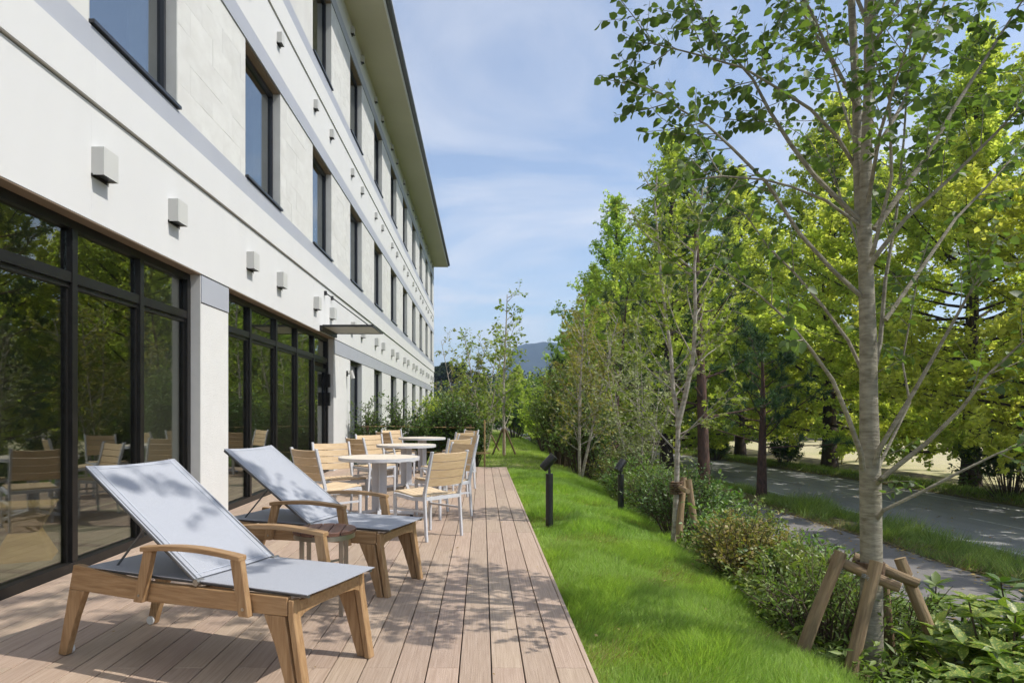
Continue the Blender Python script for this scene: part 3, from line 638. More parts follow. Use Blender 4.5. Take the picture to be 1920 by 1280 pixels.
for sx_, sy_ in ((1, 1), (1, -1), (-1, 1), (-1, -1)): MB().box(sx_*0.118-0.013, sx_*0.118+0.013, sy_*0.118-0.013, sy_*0.118+0.013, 0, 0.4925).build('leg', M['steel'], s, bevel=0.002)
MB().bar((-0.118, -0.118, 0.30), (0.118, 0.118, 0.30), 0.012, 0.012).build('cross_brace', M['steel'], s)
# ---------------------------------------------------------------- dining tables and chairs
def table_proto():
    r = empty('dining_table', (0, 0, 0))
    MB().disc((0, 0), 0.462, 0.690, 0.7105, 72).build('tabletop', M['tabletop'], r, bevel=0.002)
    vv = []; ff = []; nn = 72
    for k in range(nn):
        a = 2*math.pi*k/nn
        for r_, z in ((0.471, 0.674), (0.471, 0.711), (0.4625, 0.7115), (0.4625, 0.674)): vv.append((r_*math.cos(a), r_*math.sin(a), z))
    for k in range(nn):
        for q_ in range(4): a, b = k*4+q_, k*4+(q_+1) % 4; c_, d_ = ((k+1) % nn)*4+(q_+1) % 4, ((k+1) % nn)*4+q_; ff.append((a, d_, c_, b))
    MB().add(vv, ff).build('rim', M['alu'], r, True)
    MB().disc((0, 0), 0.455, 0.678, 0.6895, 48).build('underframe', M['alu'], r)
    for k in range(4):
        a = k*math.pi/2; u = Vector((math.cos(a), math.sin(a), 0))
        MB().bar(u*0.045+Vector((0, 0, 0.055)), u*0.045+Vector((0, 0, 0.677)), 0.085, 0.016, (-u.y, u.x, 0)).build('column_fin', M['alu'], r, bevel=0.003)
        MB().bar(u*0.03+Vector((0, 0, 0.080)), u*0.40+Vector((0, 0, 0.042)), 0.042, 0.034).build('foot_bar', M['alu'], r, bevel=0.004)
        MB().disc(tuple(u*0.375), 0.018, 0.0, 0.026, 14).build('foot_pad', M['rubber'], r)
    return r
def chair_proto():
    r = empty('dining_chair', (0, 0, 0)); hw = 0.235
    for sx_ in (-1, 1):
        prof = [(-0.012, 0), (0.016, 0), (0.052, 0.40), (0.050, 0.455), (-0.060, 0.862), (-0.092, 0.862), (0.014, 0.455), (0.018, 0.40)]
        MB().prism(prof, 'x', sx_*hw-0.012, sx_*hw+0.012).build('rear_leg', M['alu'], r, bevel=0.003)
        MB().prism([(0.452, 0), (0.478, 0), (0.490, 0.405), (0.486, 0.432), (0.452, 0.430)], 'x', sx_*hw-0.0125, sx_*hw+0.0125).build('front_leg', M['alu'], r, bevel=0.003)
        MB().prism([(0.050, 0.385), (0.20, 0.378), (0.35, 0.392), (0.454, 0.403), (0.454, 0.436), (0.35, 0.428), (0.20, 0.412), (0.050, 0.424)], 'x', sx_*hw-0.0115, sx_*hw+0.0115).build('seat_rail', M['alu'], r, bevel=0.002)
        MB().box(sx_*hw-0.010, sx_*hw+0.010, 0.035, 0.455, 0.272, 0.292).build('stretcher', M['alu'], r)
    MB().box(-hw+0.0125, hw-0.0125, 0.018, 0.046, 0.388, 0.420).build('rear_apron', M['alu'], r)
    MB().box(-hw+0.0125, hw-0.0125, 0.462, 0.482, 0.392, 0.424).build('front_apron', M['alu'], r)
    nS = 6; sw = (2*hw-0.026)/nS; prof = [(0.045, 0.424), (0.12, 0.414), (0.22, 0.410), (0.34, 0.424), (0.44, 0.438), (0.500, 0.436)]
    me = MB().prism([(a, b) for a, b in prof]+[(a, b+0.018) for a, b in prof[::-1]], 'x', -sw/2+0.0028, sw/2-0.0028).mesh('seat_slat', bevel=0.002)
    for i in range(nS): obj('seat_slat', me, M['slaty'], r, (-hw+0.013+sw*(i+0.5), 0, 0))
    nB = 4; h = 0.078; v = []
    m_ = MB(); nn = 8; vv = []; ff = []
    for i in range(nn+1):
        x = -hw+0.0125+(2*hw-0.025)*i/nn; bow = -0.020*math.sin(math.pi*i/nn)
        for yy, z in ((-0.008, -h/2+0.0012), (0.008, -h/2+0.0012), (0.008, h/2-0.0012), (-0.008, h/2-0.0012)): vv.append((x, yy+bow, z))
    for i in range(nn):
        for q_ in range(4): a, b = i*4+q_, i*4+(q_+1) % 4; ff.append((a, a+4, b+4, b))
    ff += [(0, 1, 2, 3), (nn*4+3, nn*4+2, nn*4+1, nn*4)]
    me = m_.add(vv, ff).mesh('back_slat')
    for i in range(nB):
        z = 0.845-h/2-i*(h+0.002); y = 0.030-(z-0.455)*0.107/0.407-0.006
        o = obj('back_slat', me, M['slat'], r, (0, y, z), (R(14.5), 0, 0))
    return r
TP, CP = table_proto(), chair_proto(); first = [True, True]
def put(kind, x, y, rz, label, group):
    i = 0 if kind == 't' else 1; P = (TP, CP)[i]
    o = P if first[i] else copy_tree(P); first[i] = False
    o.location = (x, y, 0); o.rotation_euler = (0, 0, rz); tag(o, label, 'table' if i == 0 else 'chair', group)
TX = -1.205; names = ['nearest', 'middle', 'farthest']
for i, ty in enumerate((8.0, 10.85, 13.7)):
    put('t', TX, ty, R(8+3*i), '%s round pale-topped dining table with grey pedestal' % names[i], 'round dining tables')
    d = lambda a: R(-a)       # facing angle measured from +Y towards +X
    j = [rng.uniform(-4, 4) for _ in range(4)]
    g = 'teak-slat dining chairs'
    put('c', TX-0.60, ty-0.85, d(45+j[0]), 'slatted chair near the glass, turned from the camera at the %s table' % names[i], g)
    put('c', TX-0.64, ty+0.45, d(143+j[1]), 'slatted chair on the glass side, facing the camera at the %s table' % names[i], g)
    put('c', TX+0.84, ty-(1.335 if i == 0 else 1.15), d(-46+j[2]), 'slatted chair on the lawn side, its back to the camera at the %s table' % names[i], g)
    put('c', TX+0.93, ty+0.28, d(-130+j[3]), 'slatted chair on the lawn side, turned to the camera at the %s table' % names[i], g)
# ---------------------------------------------------------------- garden bollard spotlights
def bollard(loc, h, label, rz, r_=0.042):
    b_ = empty('bollard_spotlight', loc, rz, label, 'spotlight', 'black garden spotlights')
    MB().tube([(0, 0, -0.1), (0, 0, h)], r_, 20).build('post', M['black'], b_, True)
    MB().tube([(0, 0, h), (0, 0, h+0.045)], 0.014, 10).build('neck', M['black'], b_, True)
    MB().box(-0.012, 0.012, -0.03, 0.03, h+0.04, h+0.085).build('bracket', M['black'], b_)
    a = Vector((-0.075, 0, h+0.055)); c_ = Vector((0.055, 0, h+0.20)); d_ = (c_-a).normalized()
    hd = MB().tube([a, a+d_*0.02, c_-d_*0.02, c_], [0.048, 0.052, 0.052, 0.050], 20).build('head', M['black'], b_, True)
    for k in range(3):
        p = a+d_*(0.05+0.03*k); MB().tube([p, p+d_*0.008], 0.0545, 20).build('cooling_rib', M['black'], hd, True)
    return b_
bollard((0.76, 7.72, float(gz(0.76, 7.72))), 0.62, 'black bollard spotlight on the lawn beside the deck edge', R(-8))
bollard((2.0, 9.85, float(gz(2.0, 9.85))), 0.56, 'black bollard spotlight at the shrub edge, across the lawn', R(30), 0.045)
bollard((-0.27, 15.45, float(gz(-0.27, 15.45))), 0.62, 'black bollard post behind the far chairs at the deck end', R(10))
# ---------------------------------------------------------------- plants: leaves, wood, growth
T_DIA = (np.array([(0,0,0),(-0.34,0.48,0.07),(0,1,0),(0.34,0.48,0.07)]), np.array([(0,2,1),(0,3,2)]))
T_FAN = (np.array([(0,0,0),(-0.52,0.62,0.10),(0,0.9,0),(0.52,0.62,0.10)]), np.array([(0,2,1),(0,3,2)]))
T_LAN = (np.array([(0,0,0),(-0.17,0.42,0.05),(0,1,-0.06),(0.17,0.42,0.05)]), np.array([(0,2,1),(0,3,2)]))
T_OVL = (np.array([(0,0,0),(-0.2,0.25,0.05),(-0.22,0.6,0.05),(0,1,-0.10),(0.22,0.6,0.05),(0.2,0.25,0.05),(0,0.45,0.0)]), np.array([(0,6,1),(1,6,2),(2,6,3),(3,6,4),(4,6,5),(5,6,0)]))
T_HRT = (np.array([(0,0.02,0),(-0.22,-0.06,0.03),(-0.44,0.20,0.10),(-0.36,0.60,0.08),(0,1,-0.06),(0.36,0.60,0.08),(0.44,0.20,0.10),(0.22,-0.06,0.03),(0,0.5,0)]),
         np.array([(0,8,1),(1,8,2),(2,8,3),(3,8,4),(4,8,5),(5,8,6),(6,8,7),(7,8,0)]))
def star():
    v = [(0, 0.35, 0)]; f = []
    for k, (a, l) in enumerate([(-115, 0.45), (-55, 0.62), (0, 0.72), (55, 0.62), (115, 0.45)]):
        c, s = math.cos(R(90-a)), math.sin(R(90-a)); i = len(v)
        v += [(c*l*0.42-s*0.13, 0.35+s*l*0.42+c*0.13, 0.02), (c*l, 0.35+s*l, -0.05), (c*l*0.42+s*0.13, 0.35+s*l*0.42-c*0.13, 0.02)]
        f += [(0, i+2, i+1), (0, i+1, i)]
    return np.array(v), np.array(f)
T_STR = star()
T_NDL = (np.array([(-0.028,0,0),(0.028,0,0),(0,1,0)]), np.array([(0,1,2)]))
def nrm(a): return a/np.maximum(np.linalg.norm(a, axis=-1, keepdims=True), 1e-9)
def leaf_field(name, P, A, Nn, S, T):
    P = np.asarray(P, float); A = nrm(np.asarray(A, float)); X = nrm(np.cross(A, Nn)); Nn = np.cross(X, A); S = np.asarray(S, float)
    tv, tf = T; n, k = len(P), len(tv)
    V = P[:, None]+S[:, None, None]*(tv[None, :, 0, None]*X[:, None]+tv[None, :, 1, None]*A[:, None]+tv[None, :, 2, None]*Nn[:, None])
    F = tf[None]+(np.arange(n)*k)[:, None, None]
    return fast_mesh(name, V.reshape(-1, 3), F.reshape(-1, 3))
class Plant:
    def __init__(s): s.w = MB(); s.P = []; s.A = []; s.N = []; s.S = []
    def leaves(s, P, A, N_, S): s.P.append(P); s.A.append(A); s.N.append(N_); s.S.append(S)
    def along(s, line, n, spread, size, t0=0.15, up=0.75, fwd=0.35, droop=0.15):
        # n leaves scattered along a polyline
        L = np.asarray(line, float); m = len(L)-1; t = (t0+(1-t0)*rng.random(n))*m; i = np.minimum(t.astype(int), m-1); f = (t-i)[:, None]
        p = L[i]*(1-f)+L[i+1]*f; d = nrm(L[i+1]-L[i]); r = nrm(rng.normal(size=(n, 3)))
        p = p+r*spread*rng.random((n, 1))
        a = nrm(r*np.array([1, 1, 0.6])+fwd*d+np.array([0, 0, -droop])); nn_ = nrm(rng.normal(size=(n, 3))*(1-up)+np.array([0, 0, up]))
        s.leaves(p, a, nn_, size*(0.5+0.9*rng.random(n)))
    def finish(s, root, wood_mat, leaf_mat_, T, wname='trunk', lname='crown'):
        if s.w.v: obj(wname, s.w.mesh(wname, True), wood_mat, root)
        if s.P:
            me = leaf_field(lname, np.concatenate(s.P), np.concatenate(s.A), np.concatenate(s.N), np.concatenate(s.S), T)
            o = obj(lname, me, leaf_mat_, root); o['kind'] = 'stuff'
        return root
def wander(p, d, L, n, up=0.0, wob=0.1):
    p = np.array(p, float); d = nrm(np.array(d, float)); pts = [p.copy()]
    for i in range(n):
        d = nrm(d+np.array([0, 0, up])/n+rng.normal(0, wob, 3)/math.sqrt(n)); p = p+d*L/n; pts.append(p.copy())
    return np.array(pts)
def at(line, t):
    m = len(line)-1; q = min(max(t, 0), 0.9999)*m; i = int(q); return line[i]*(1-(q-i))+line[i+1]*(q-i), nrm(line[i+1]-line[i])
def side_dir(d, ang, roll):
    h = nrm(np.cross(d, [0.3, 0.2, 1.0])); k = np.cross(d, h); s = h*math.cos(roll)+k*math.sin(roll)
    return nrm(d*math.cos(ang)+s*math.sin(ang))

# ---------------------------------------------------------------- the foreground tree
kx, ky = 2.275, 4.0
kz = float(gz(kx, ky))
def kat():
    root = empty('katsura_tree', (kx, ky, kz), 0, 'young tree with grey ringed trunk and heart-shaped leaves, propped by logs at right', 'tree')
    o = np.array([kx, ky, kz]); pl = Plant()
    def P(lst, y0, y1):
        n = len(lst); return np.array([px(a, b, y0+(y1-y0)*i/(n-1)) for i, (a, b) in enumerate(lst)])-o
    tr = np.array([px(a, b, 4.0) for a, b in [(1634, 1330), (1634, 1200), (1634, 1060), (1632, 900), (1629, 760), (1628, 640), (1624, 520), (1621, 420), (1624, 300), (1629, 180), (1632, 0), (1640, -180), (1630, -420), (1645, -720), (1650, -980), (1640, -1200)]])-o
    pl.w.tube(tr, [0.074, 0.062, 0.0595, 0.058, 0.049, 0.046, 0.041, 0.036, 0.031, 0.029, 0.032, 0.029, 0.025, 0.018, 0.011, 0.005], 16)
    t2 = P([(1622, 470), (1612, 400), (1608, 300), (1606, 180), (1598, 40), (1590, -150), (1600, -330)], 3.99, 4.25)
    pl.w.tube(t2, [0.03, 0.028, 0.026, 0.024, 0.021, 0.016, 0.006], 10)
    br = [([(1618, 880), (1614, 850), (1591, 784), (1561, 712), (1518, 652), (1476, 601), (1420, 549), (1339, 498)], 3.9, 3.55, 0.017, 0.55, 5),
          ([(1620, 715), (1617, 695), (1591, 639), (1544, 575), (1493, 515), (1441, 464), (1399, 404), (1350, 372)], 4.0, 4.5, 0.014, 0.45, 7),
          ([(1620, 560), (1560, 505), (1501, 440), (1437, 342), (1373, 278), (1326, 235), (1275, 205), (1240, 175), (1195, 158)], 4.0, 3.7, 0.014, 0.3, 15),
          ([(1612, 414), (1527, 329), (1484, 273), (1441, 205), (1412, 149), (1356, 85), (1313, 34), (1290, -30)], 4.0, 4.25, 0.016, 0.3, 15),
          ([(1616, 425), (1548, 376), (1484, 350), (1433, 337), (1350, 330), (1270, 342), (1240, 350)], 4.0, 3.6, 0.010, 0.4, 9),
          ([(1608, 320), (1570, 256), (1520, 205), (1467, 171), (1395, 128), (1305, 102), (1225, 82), (1190, 80)], 4.1, 3.9, 0.013, 0.3, 15),
          ([(1622, 230), (1580, 150), (1540, 80), (1490, 0), (1440, -90), (1400, -180)], 4.1, 4.6, 0.013, 0.2, 15),
          ([(1606, 200), (1560, 110), (1520, 20), (1470, -60), (1380, -130), (1290, -170)], 4.1, 3.5, 0.012, 0.2, 15),
          ([(1640, 870), (1650, 840), (1719, 725), (1775, 626), (1813, 558), (1835, 524), (1870, 490)], 3.95, 3.7, 0.016, 0.55, 6),
          ([(1645, 905), (1655, 895), (1741, 827), (1805, 763), (1847, 707), (1920, 639), (1990, 600)], 3.95, 3.4, 0.017, 0.45, 5),
          ([(1645, 972), (1656, 956), (1725, 923), (1800, 884), (1870, 850), (1930, 828), (2000, 790)], 3.95, 3.6, 0.013, 0.6, 4),
          ([(1630, 500), (1647, 474), (1698, 410), (1783, 333), (1869, 248), (1920, 192), (1990, 120)], 3.95, 3.6, 0.016, 0.35, 12),
          ([(1640, 430), (1676, 380), (1741, 290), (1783, 213), (1834, 132), (1877, 64), (1918, 0), (1950, -60)], 4.05, 4.3, 0.019, 0.3, 13),
          ([(1634, 480), (1640, 461), (1672, 333), (1668, 188), (1640, 110), (1630, 20)], 3.85, 3.6, 0.014, 0.35, 12),
          ([(1660, 600), (1736, 491), (1792, 410), (1850, 350), (1920, 273), (1980, 220)], 4.1, 4.6, 0.014, 0.4, 9),
          ([(1638, 700), (1651, 639), (1660, 528), (1681, 400), (1695, 260), (1705, 100), (1720, -40)], 4.05, 4.4, 0.016, 0.4, 11),
          ([(1640, 890), (1653, 863), (1706, 754), (1692, 678), (1723, 507), (1745, 440)], 4.05, 4.3, 0.012, 0.5, 5),
          ([(1630, 300), (1690, 200), (1740, 90), (1780, -20), (1830, -120)], 4.1, 4.8, 0.014, 0.2, 13),
          ([(1640, 80), (1720, -60), (1800, -160), (1870, -260)], 4.0, 3.7, 0.012, 0.1, 14),
          ([(1634, 60), (1560, -110), (1480, -230), (1400, -300)], 4.0, 4.2, 0.012, 0.1, 15),
          ([(1640, -100), (1700, -260), (1780, -380)], 4.0, 4.3, 0.010, 0.05, 12),
          ([(1636, -120), (1560, -300), (1500, -420)], 4.0, 3.7, 0.010, 0.05, 12),
          ([(1628, 380), (1650, 250), (1690, 120), (1740, -40)], 3.95, 3.2, 0.013, 0.25, 10),
          ([(1626, 330), (1590, 230), (1560, 120), (1540, -20)], 4.0, 5.0, 0.013, 0.25, 12),
          ([(1630, 540), (1600, 430), (1560, 330), (1510, 250)], 4.0, 5.0, 0.012, 0.3, 9)]
    EX = []
    for k in range(10):
        z_ = 4.3+2.7*(k/9)+0.2*rng.random()-kz; az = R(-90)+rng.normal(0, 1.25); L = (2.3-0.42*(z_-3.9))*(0.75+0.4*rng.random())
        EX.append(wander((0, 0, z_), (math.cos(az), math.sin(az), 0.75), L, 6, 0.2, 0.12))
    def twig_leaves(tw, step=0.046, size=0.064):
        L = np.linalg.norm(np.diff(tw, axis=0), axis=1).sum(); n = max(2, int(L/step)); p_, a_, n_, s_ = [], [], [], []
        for i in range(n):
            t = 0.12+0.88*(i+0.6)/n; p, d = at(tw, t); roll = (i % 2)*math.pi/2+rng.normal(0, 0.4)
            for sg in ((0, math.pi) if rng.random() < 0.75 else (0,)):
                a = side_dir(d, R(62)+rng.normal(0, 0.25), roll+sg); a = nrm(a+np.array([0, 0, -0.35-0.4*rng.random()]))
                p_.append(p+a*0.012); a_.append(a); n_.append(nrm(np.array([rng.normal(0, 0.55), rng.normal(0, 0.55), 1.0]))); s_.append(size*(0.5+0.75*rng.random())*(1-0.25*t))
        pl.leaves(np.array(p_), np.array(a_), np.array(n_), np.array(s_))
    for it in br+EX:
        if isinstance(it, tuple): lst, y0, y1, r0, st, nt_ = it; b = P(lst, y0, y1)
        else: b, r0, st, nt_ = it, 0.011, 0.25, 9
        n = len(b); pl.w.tube(b, [max(r0*(1-0.85*i/(n-1)), 0.0022) for i in range(n)], 7)
        nt_ = max(2, int(nt_*1.05+rng.random()))
        for k in range(nt_):
            t = st+(1-st)*(k+rng.random())/nt_; p, d = at(b, t); L = (0.22+0.36*rng.random())*(1.1-0.4*t)
            tw = wander(p, side_dir(d, R(38+22*rng.random()), rng.uniform(0, 6.28)), L, 5, 0.25, 0.16)
            pl.w.tube(tw, np.linspace(0.0035, 0.0012, 6), 4); twig_leaves(tw)
            if rng.random() < 0.65:
                p2, d2 = at(tw, 0.45); tw2 = wander(p2, side_dir(d2, R(45), rng.uniform(0, 6.28)), L*0.55, 4, 0.1, 0.16)
                pl.w.tube(tw2, np.linspace(0.0022, 0.001, 5), 4); twig_leaves(tw2)
        tip = b[max(0, int(len(b)*0.6)):]
        if len(tip) > 1: twig_leaves(tip, 0.05)
    # few leaves and shoots low on the trunk
    for y in (930, 905, 860, 700, 640, 590, 520):
        p = px(1640, y, 3.96)-o; tw = wander(p, (rng.uniform(0.2, 1), -0.5, rng.uniform(-0.2, 0.6)), 0.26, 5, -0.2, 0.2); pl.w.tube(tw, np.linspace(0.003, 0.001, 6), 4); twig_leaves(tw, 0.05, 0.05)
    return pl.finish(root, M['bark_katsura'], M['leaf_katsura'], T_HRT)
kat()
# log props round the foreground tree
def log(parent, p, q, r=0.036, name='log', off=(0, 0, 0)):
    p = Vector(p)-Vector(off); q = Vector(q)-Vector(off); L = (q-p).length; n = 12
    pts = []; rad = []
    for i in range(n+1):
        f = i/n; pts.append((0.004*math.sin(5*f+p.x), 0.004*math.sin(4*f+1), L*f)); rad.append(r*(1.04-0.10*f+0.018*math.sin(9*f+q.x*7)))
    o = MB().tube(pts, rad, 14).build(name, M['log'], parent, True, loc=p)
    o.rotation_euler = (q-p).to_track_quat('Z', 'Y').to_euler()
    for z, s_ in ((0.0, -1), (L, 1)):
        e = MB().disc((0, 0), r*0.9, min(z, z+s_*0.0015), max(z, z+s_*0.0015), 14).build('end_grain', M['logend'], o)
    return o
def wrap(parent, p, q, r, n, name, m_, off, wr=0.0035):  # a coil of rope or wire from p to q round an axis
    p = Vector(p)-Vector(off); q = Vector(q)-Vector(off); d = q-p; L = d.length; a = d.orthogonal().normalized(); b_ = d.normalized().cross(a); pts = []
    for i in range(n*10+1):
        t = i/10*2*math.pi; f = i/(n*10); pts.append(p+d*f+(a*math.cos(t)+b_*math.sin(t))*(r+0.001*math.sin(7*t)))
    MB().tube(pts, wr, 5).build(name, m_, parent, True)
sup = np.array([kx, ky, kz])
tp = empty('log_tree_prop', tuple(sup), 0, 'rustic log prop tied with rope round the foreground trunk', 'tree prop')
LG = [(px(1503, 1228, 3.95), px(1575, 1034, 4.0)), (px(1586, 1310, 3.72), px(1641, 1052, 3.84)), (px(1782, 1278, 4.0), px(1688, 1046, 4.16)), (px(1672, 1300, 4.4), px(1655, 1060, 4.22))]
for a, b in LG: log(tp, a, b, 0.036, 'stake', sup)
HZ = [(px(1556, 1048, 4.06), px(1688, 1100, 3.86)), (px(1600, 1045, 4.24), px(1722, 1092, 4.08))]
for a, b in HZ: log(tp, a, b, 0.031, 'crossbar', sup)
wrap(tp, (kx, ky, kz+0.0+px(0, 1062, 4)[2]-kz-0.05), (kx, ky, px(0, 1062, 4)[2]+0.03), 0.072, 9, 'rope', M['rope'], sup, 0.006)
for a, b in [(px(1572, 1058, 4.02), px(1567, 1070, 4.02)), (px(1632, 1079, 3.84), px(1630, 1087, 3.84)), (px(1697, 1078, 4.14), px(1700, 1086, 4.14))]: wrap(tp, a, b, 0.042, 3, 'tie_wire', M['wire'], sup, 0.0018)
MB().tube([Vector(px(1634, 1262, 3.935)-sup), Vector(px(1634, 1330, 3.93)-sup)], [0.074, 0.082], 12).build('burlap_wrap', M['rope'], tp, True)

# ---------------------------------------------------------------- young trees along the lawn
def sapling(name, x, y, label, stems, T, lm, bark, nl, size, tw=(0.35, 0.7), r0=0.03, sub=6, group=None, up=0.35):
    z = float(gz(x, y)); root = empty(name, (x, y, z), 0, label, 'tree', group); o = np.array([x, y, z]); pl = Plant()
    for st in stems:
        s_ = np.array(st, float)-o if len(st[0]) == 3 else st
        n = len(s_); pl.w.tube(s_, [r0*(1-0.8*i/(n-1)) if len(stems) == 1 else r0*0.85*(1-0.8*i/(n-1)) for i in range(n)], 8)
        H = s_[-1][2]
        for k in range(sub):
            t = 0.16+0.84*(k+rng.random())/sub; p, d = at(s_, t); L = (tw[0]+(tw[1]-tw[0])*rng.random())*(1.25-0.75*t)
            b = wander(p, side_dir(d, R(42+18*rng.random()), rng.uniform(0, 6.28)), L, 6, up, 0.15)
            pl.w.tube(b, np.linspace(r0*0.25, 0.002, 7), 5); m = max(2, int(L/0.16))
            for q in range(m):
                p2, d2 = at(b, 0.2+0.8*(q+rng.random())/m); b2 = wander(p2, side_dir(d2, R(50), rng.uniform(0, 6.28)), 0.14+0.22*rng.random(), 3, 0.1, 0.2)
                pl.w.tube(b2, np.linspace(0.003, 0.0012, 4), 4); pl.along(b2, nl, 0.03, size, 0.1, 0.6, 0.5, 0.3)
            pl.along(b, nl, 0.03, size, 0.4, 0.6, 0.5, 0.3)
    return pl.finish(root, bark, lm, T)
Yb = 7.9
sapling('maple_tree', 2.26, Yb, 'slim pale-barked maple with forked trunk, second tree from the right', [[px(1262, 1040, Yb), px(1268, 930, Yb), px(1270, 850, Yb), px(1272, 790, Yb), px(1262, 730, Yb), px(1258, 660, Yb+.05), px(1250, 600, Yb+.1), px(1240, 530, Yb+.15), px(1234, 450, Yb+.2), px(1228, 380, Yb+.2), px(1232, 330, Yb+.2)],
        [px(1270, 800, Yb), px(1284, 745, Yb-.05), px(1300, 670, Yb-.1), px(1304, 590, Yb-.15), px(1302, 500, Yb-.2), px(1310, 420, Yb-.2), px(1318, 350, Yb-.2)]], T_STR, M['leaf_maple'], M['bark_pale'], 10, 0.066, (0.5, 1.1), 0.042, 18)
pr = lambda x, y, a, b: None
def prop_small(x, y, label, h=0.75, rad=0.28, n=3, rz=0.0):
    z = float(gz(x, y)); r = empty('stake_tripod', (x, y, z), 0, label, 'tree prop', 'staked tree props'); o = (x, y, z)
    for k in range(n):
        a = rz+2*math.pi*k/n; dx_, dy_ = math.cos(a), math.sin(a)
        zz = float(gz(x+dx_*rad, y+dy_*rad))
        log(r, (x+dx_*rad, y+dy_*rad, zz-0.05), (x+dx_*0.05, y+dy_*0.05, z+h), 0.028, 'stake', o)
    wrap(r, (x, y, z+h-0.12), (x, y, z+h-0.03), 0.055, 4, 'rope', M['rope'], o, 0.008)
    return r
z = float(gz(2.26, Yb))
sp2 = empty('log_tree_prop', (2.34, 7.85, z), 0, 'upright yellowish log posts lashed to the slim forked maple', 'tree prop'); o2 = (2.34, 7.85, z)
log(sp2, px(1274, 1010, 7.8), px(1281, 895, 7.95), 0.038, 'stake', o2); log(sp2, px(1302, 985, 7.7), px(1291, 899, 7.75), 0.038, 'stake', o2)
log(sp2, px(1262, 906, 8.05), px(1290, 920, 7.6), 0.03, 'crossbar', o2); wrap(sp2, px(1268, 926, 7.9), px(1268, 902, 7.9), 0.07, 6, 'rope', M['rope'], o2, 0.010)
def auto_stems(x, y, n, h, lean, base=None):
    z = float(gz(x, y)); out_ = []
    for k in range(n):
        a = rng.uniform(0, 6.28); l = lean*(0.4+0.6*rng.random()) if n > 1 else lean*0.3
        b = wander((x+0.04*math.cos(a), y+0.04*math.sin(a), z-0.05), (l*math.cos(a), l*math.sin(a), 1), h*(0.75+0.25*rng.random()), 9, 0.25, 0.09); out_.append(b)
    return out_
sapling('ash_tree', 2.2, 15.4, 'slender pale-stemmed tree with olive-red leaves beyond the bollard spotlight', auto_stems(2.2, 15.4, 3, 4.3, 0.28), T_DIA, M['leaf_olive'], M['bark_pale'], 10, 0.075, (0.7, 1.4), 0.042, 20)
sapling('snowbell_tree', 3.0, 13.0, 'multi-stemmed grey-green small tree left of the white road edge', auto_stems(3.0, 13.0, 7, 3.6, 0.5), T_DIA, M['leaf_silver'], M['bark_pale'], 9, 0.062, (0.5, 1.0), 0.022, 14)
sapling('young_tree', 0.64, 20.0, 'tallest thin staked tree on the far lawn with tiered leaves', [[px(945, 856, 20), px(945, 800, 20), px(944, 740, 20), px(946, 680, 20), px(949, 610, 20), px(951, 552, 20)]], T_DIA, M['leaf_maple'], M['bark_pale'], 7, 0.11, (0.5, 1.0), 0.05, 22)
prop_small(0.64, 20.0, 'bamboo stake tripod of the tallest thin far-lawn tree', 0.8, 0.42, 3, 0.5)
sapling('young_tree', 0.10, 22.5, 'bushy light green staked tree behind the bamboo post on the lawn', auto_stems(0.10, 22.5, 4, 4.3, 0.3), T_DIA, M['leaf_maple'], M['bark_pale'], 9, 0.10, (0.7, 1.4), 0.045, 16)
prop_small(0.10, 22.5, 'stake tripod behind the bamboo post on the far lawn', 0.85, 0.5, 3, 0.2)
sapling('young_tree', -0.66, 24.0, 'loose light green small tree rising over the dark hedge', auto_stems(-0.66, 24.0, 3, 4.0, 0.3), T_DIA, M['leaf_olive'], M['bark_pale'], 8, 0.09, (0.7, 1.3), 0.04, 12)
sapling('young_tree', 2.3, 26.0, 'small dense tree half hidden behind the leafy shrub-like tree', auto_stems(2.3, 26.0, 5, 2.4, 0.3), T_DIA, M['leaf_ginkgo2'], M['twig'], 10, 0.10, (0.6, 1.2), 0.04, 15)
sapling('young_tree', 3.3, 19.5, 'rounded olive-green small tree between ash and snowbell', auto_stems(3.3, 19.5, 5, 4.6, 0.4), T_DIA, M['leaf_olive'], M['bark_pale'], 10, 0.085, (0.6, 1.2), 0.04, 15)
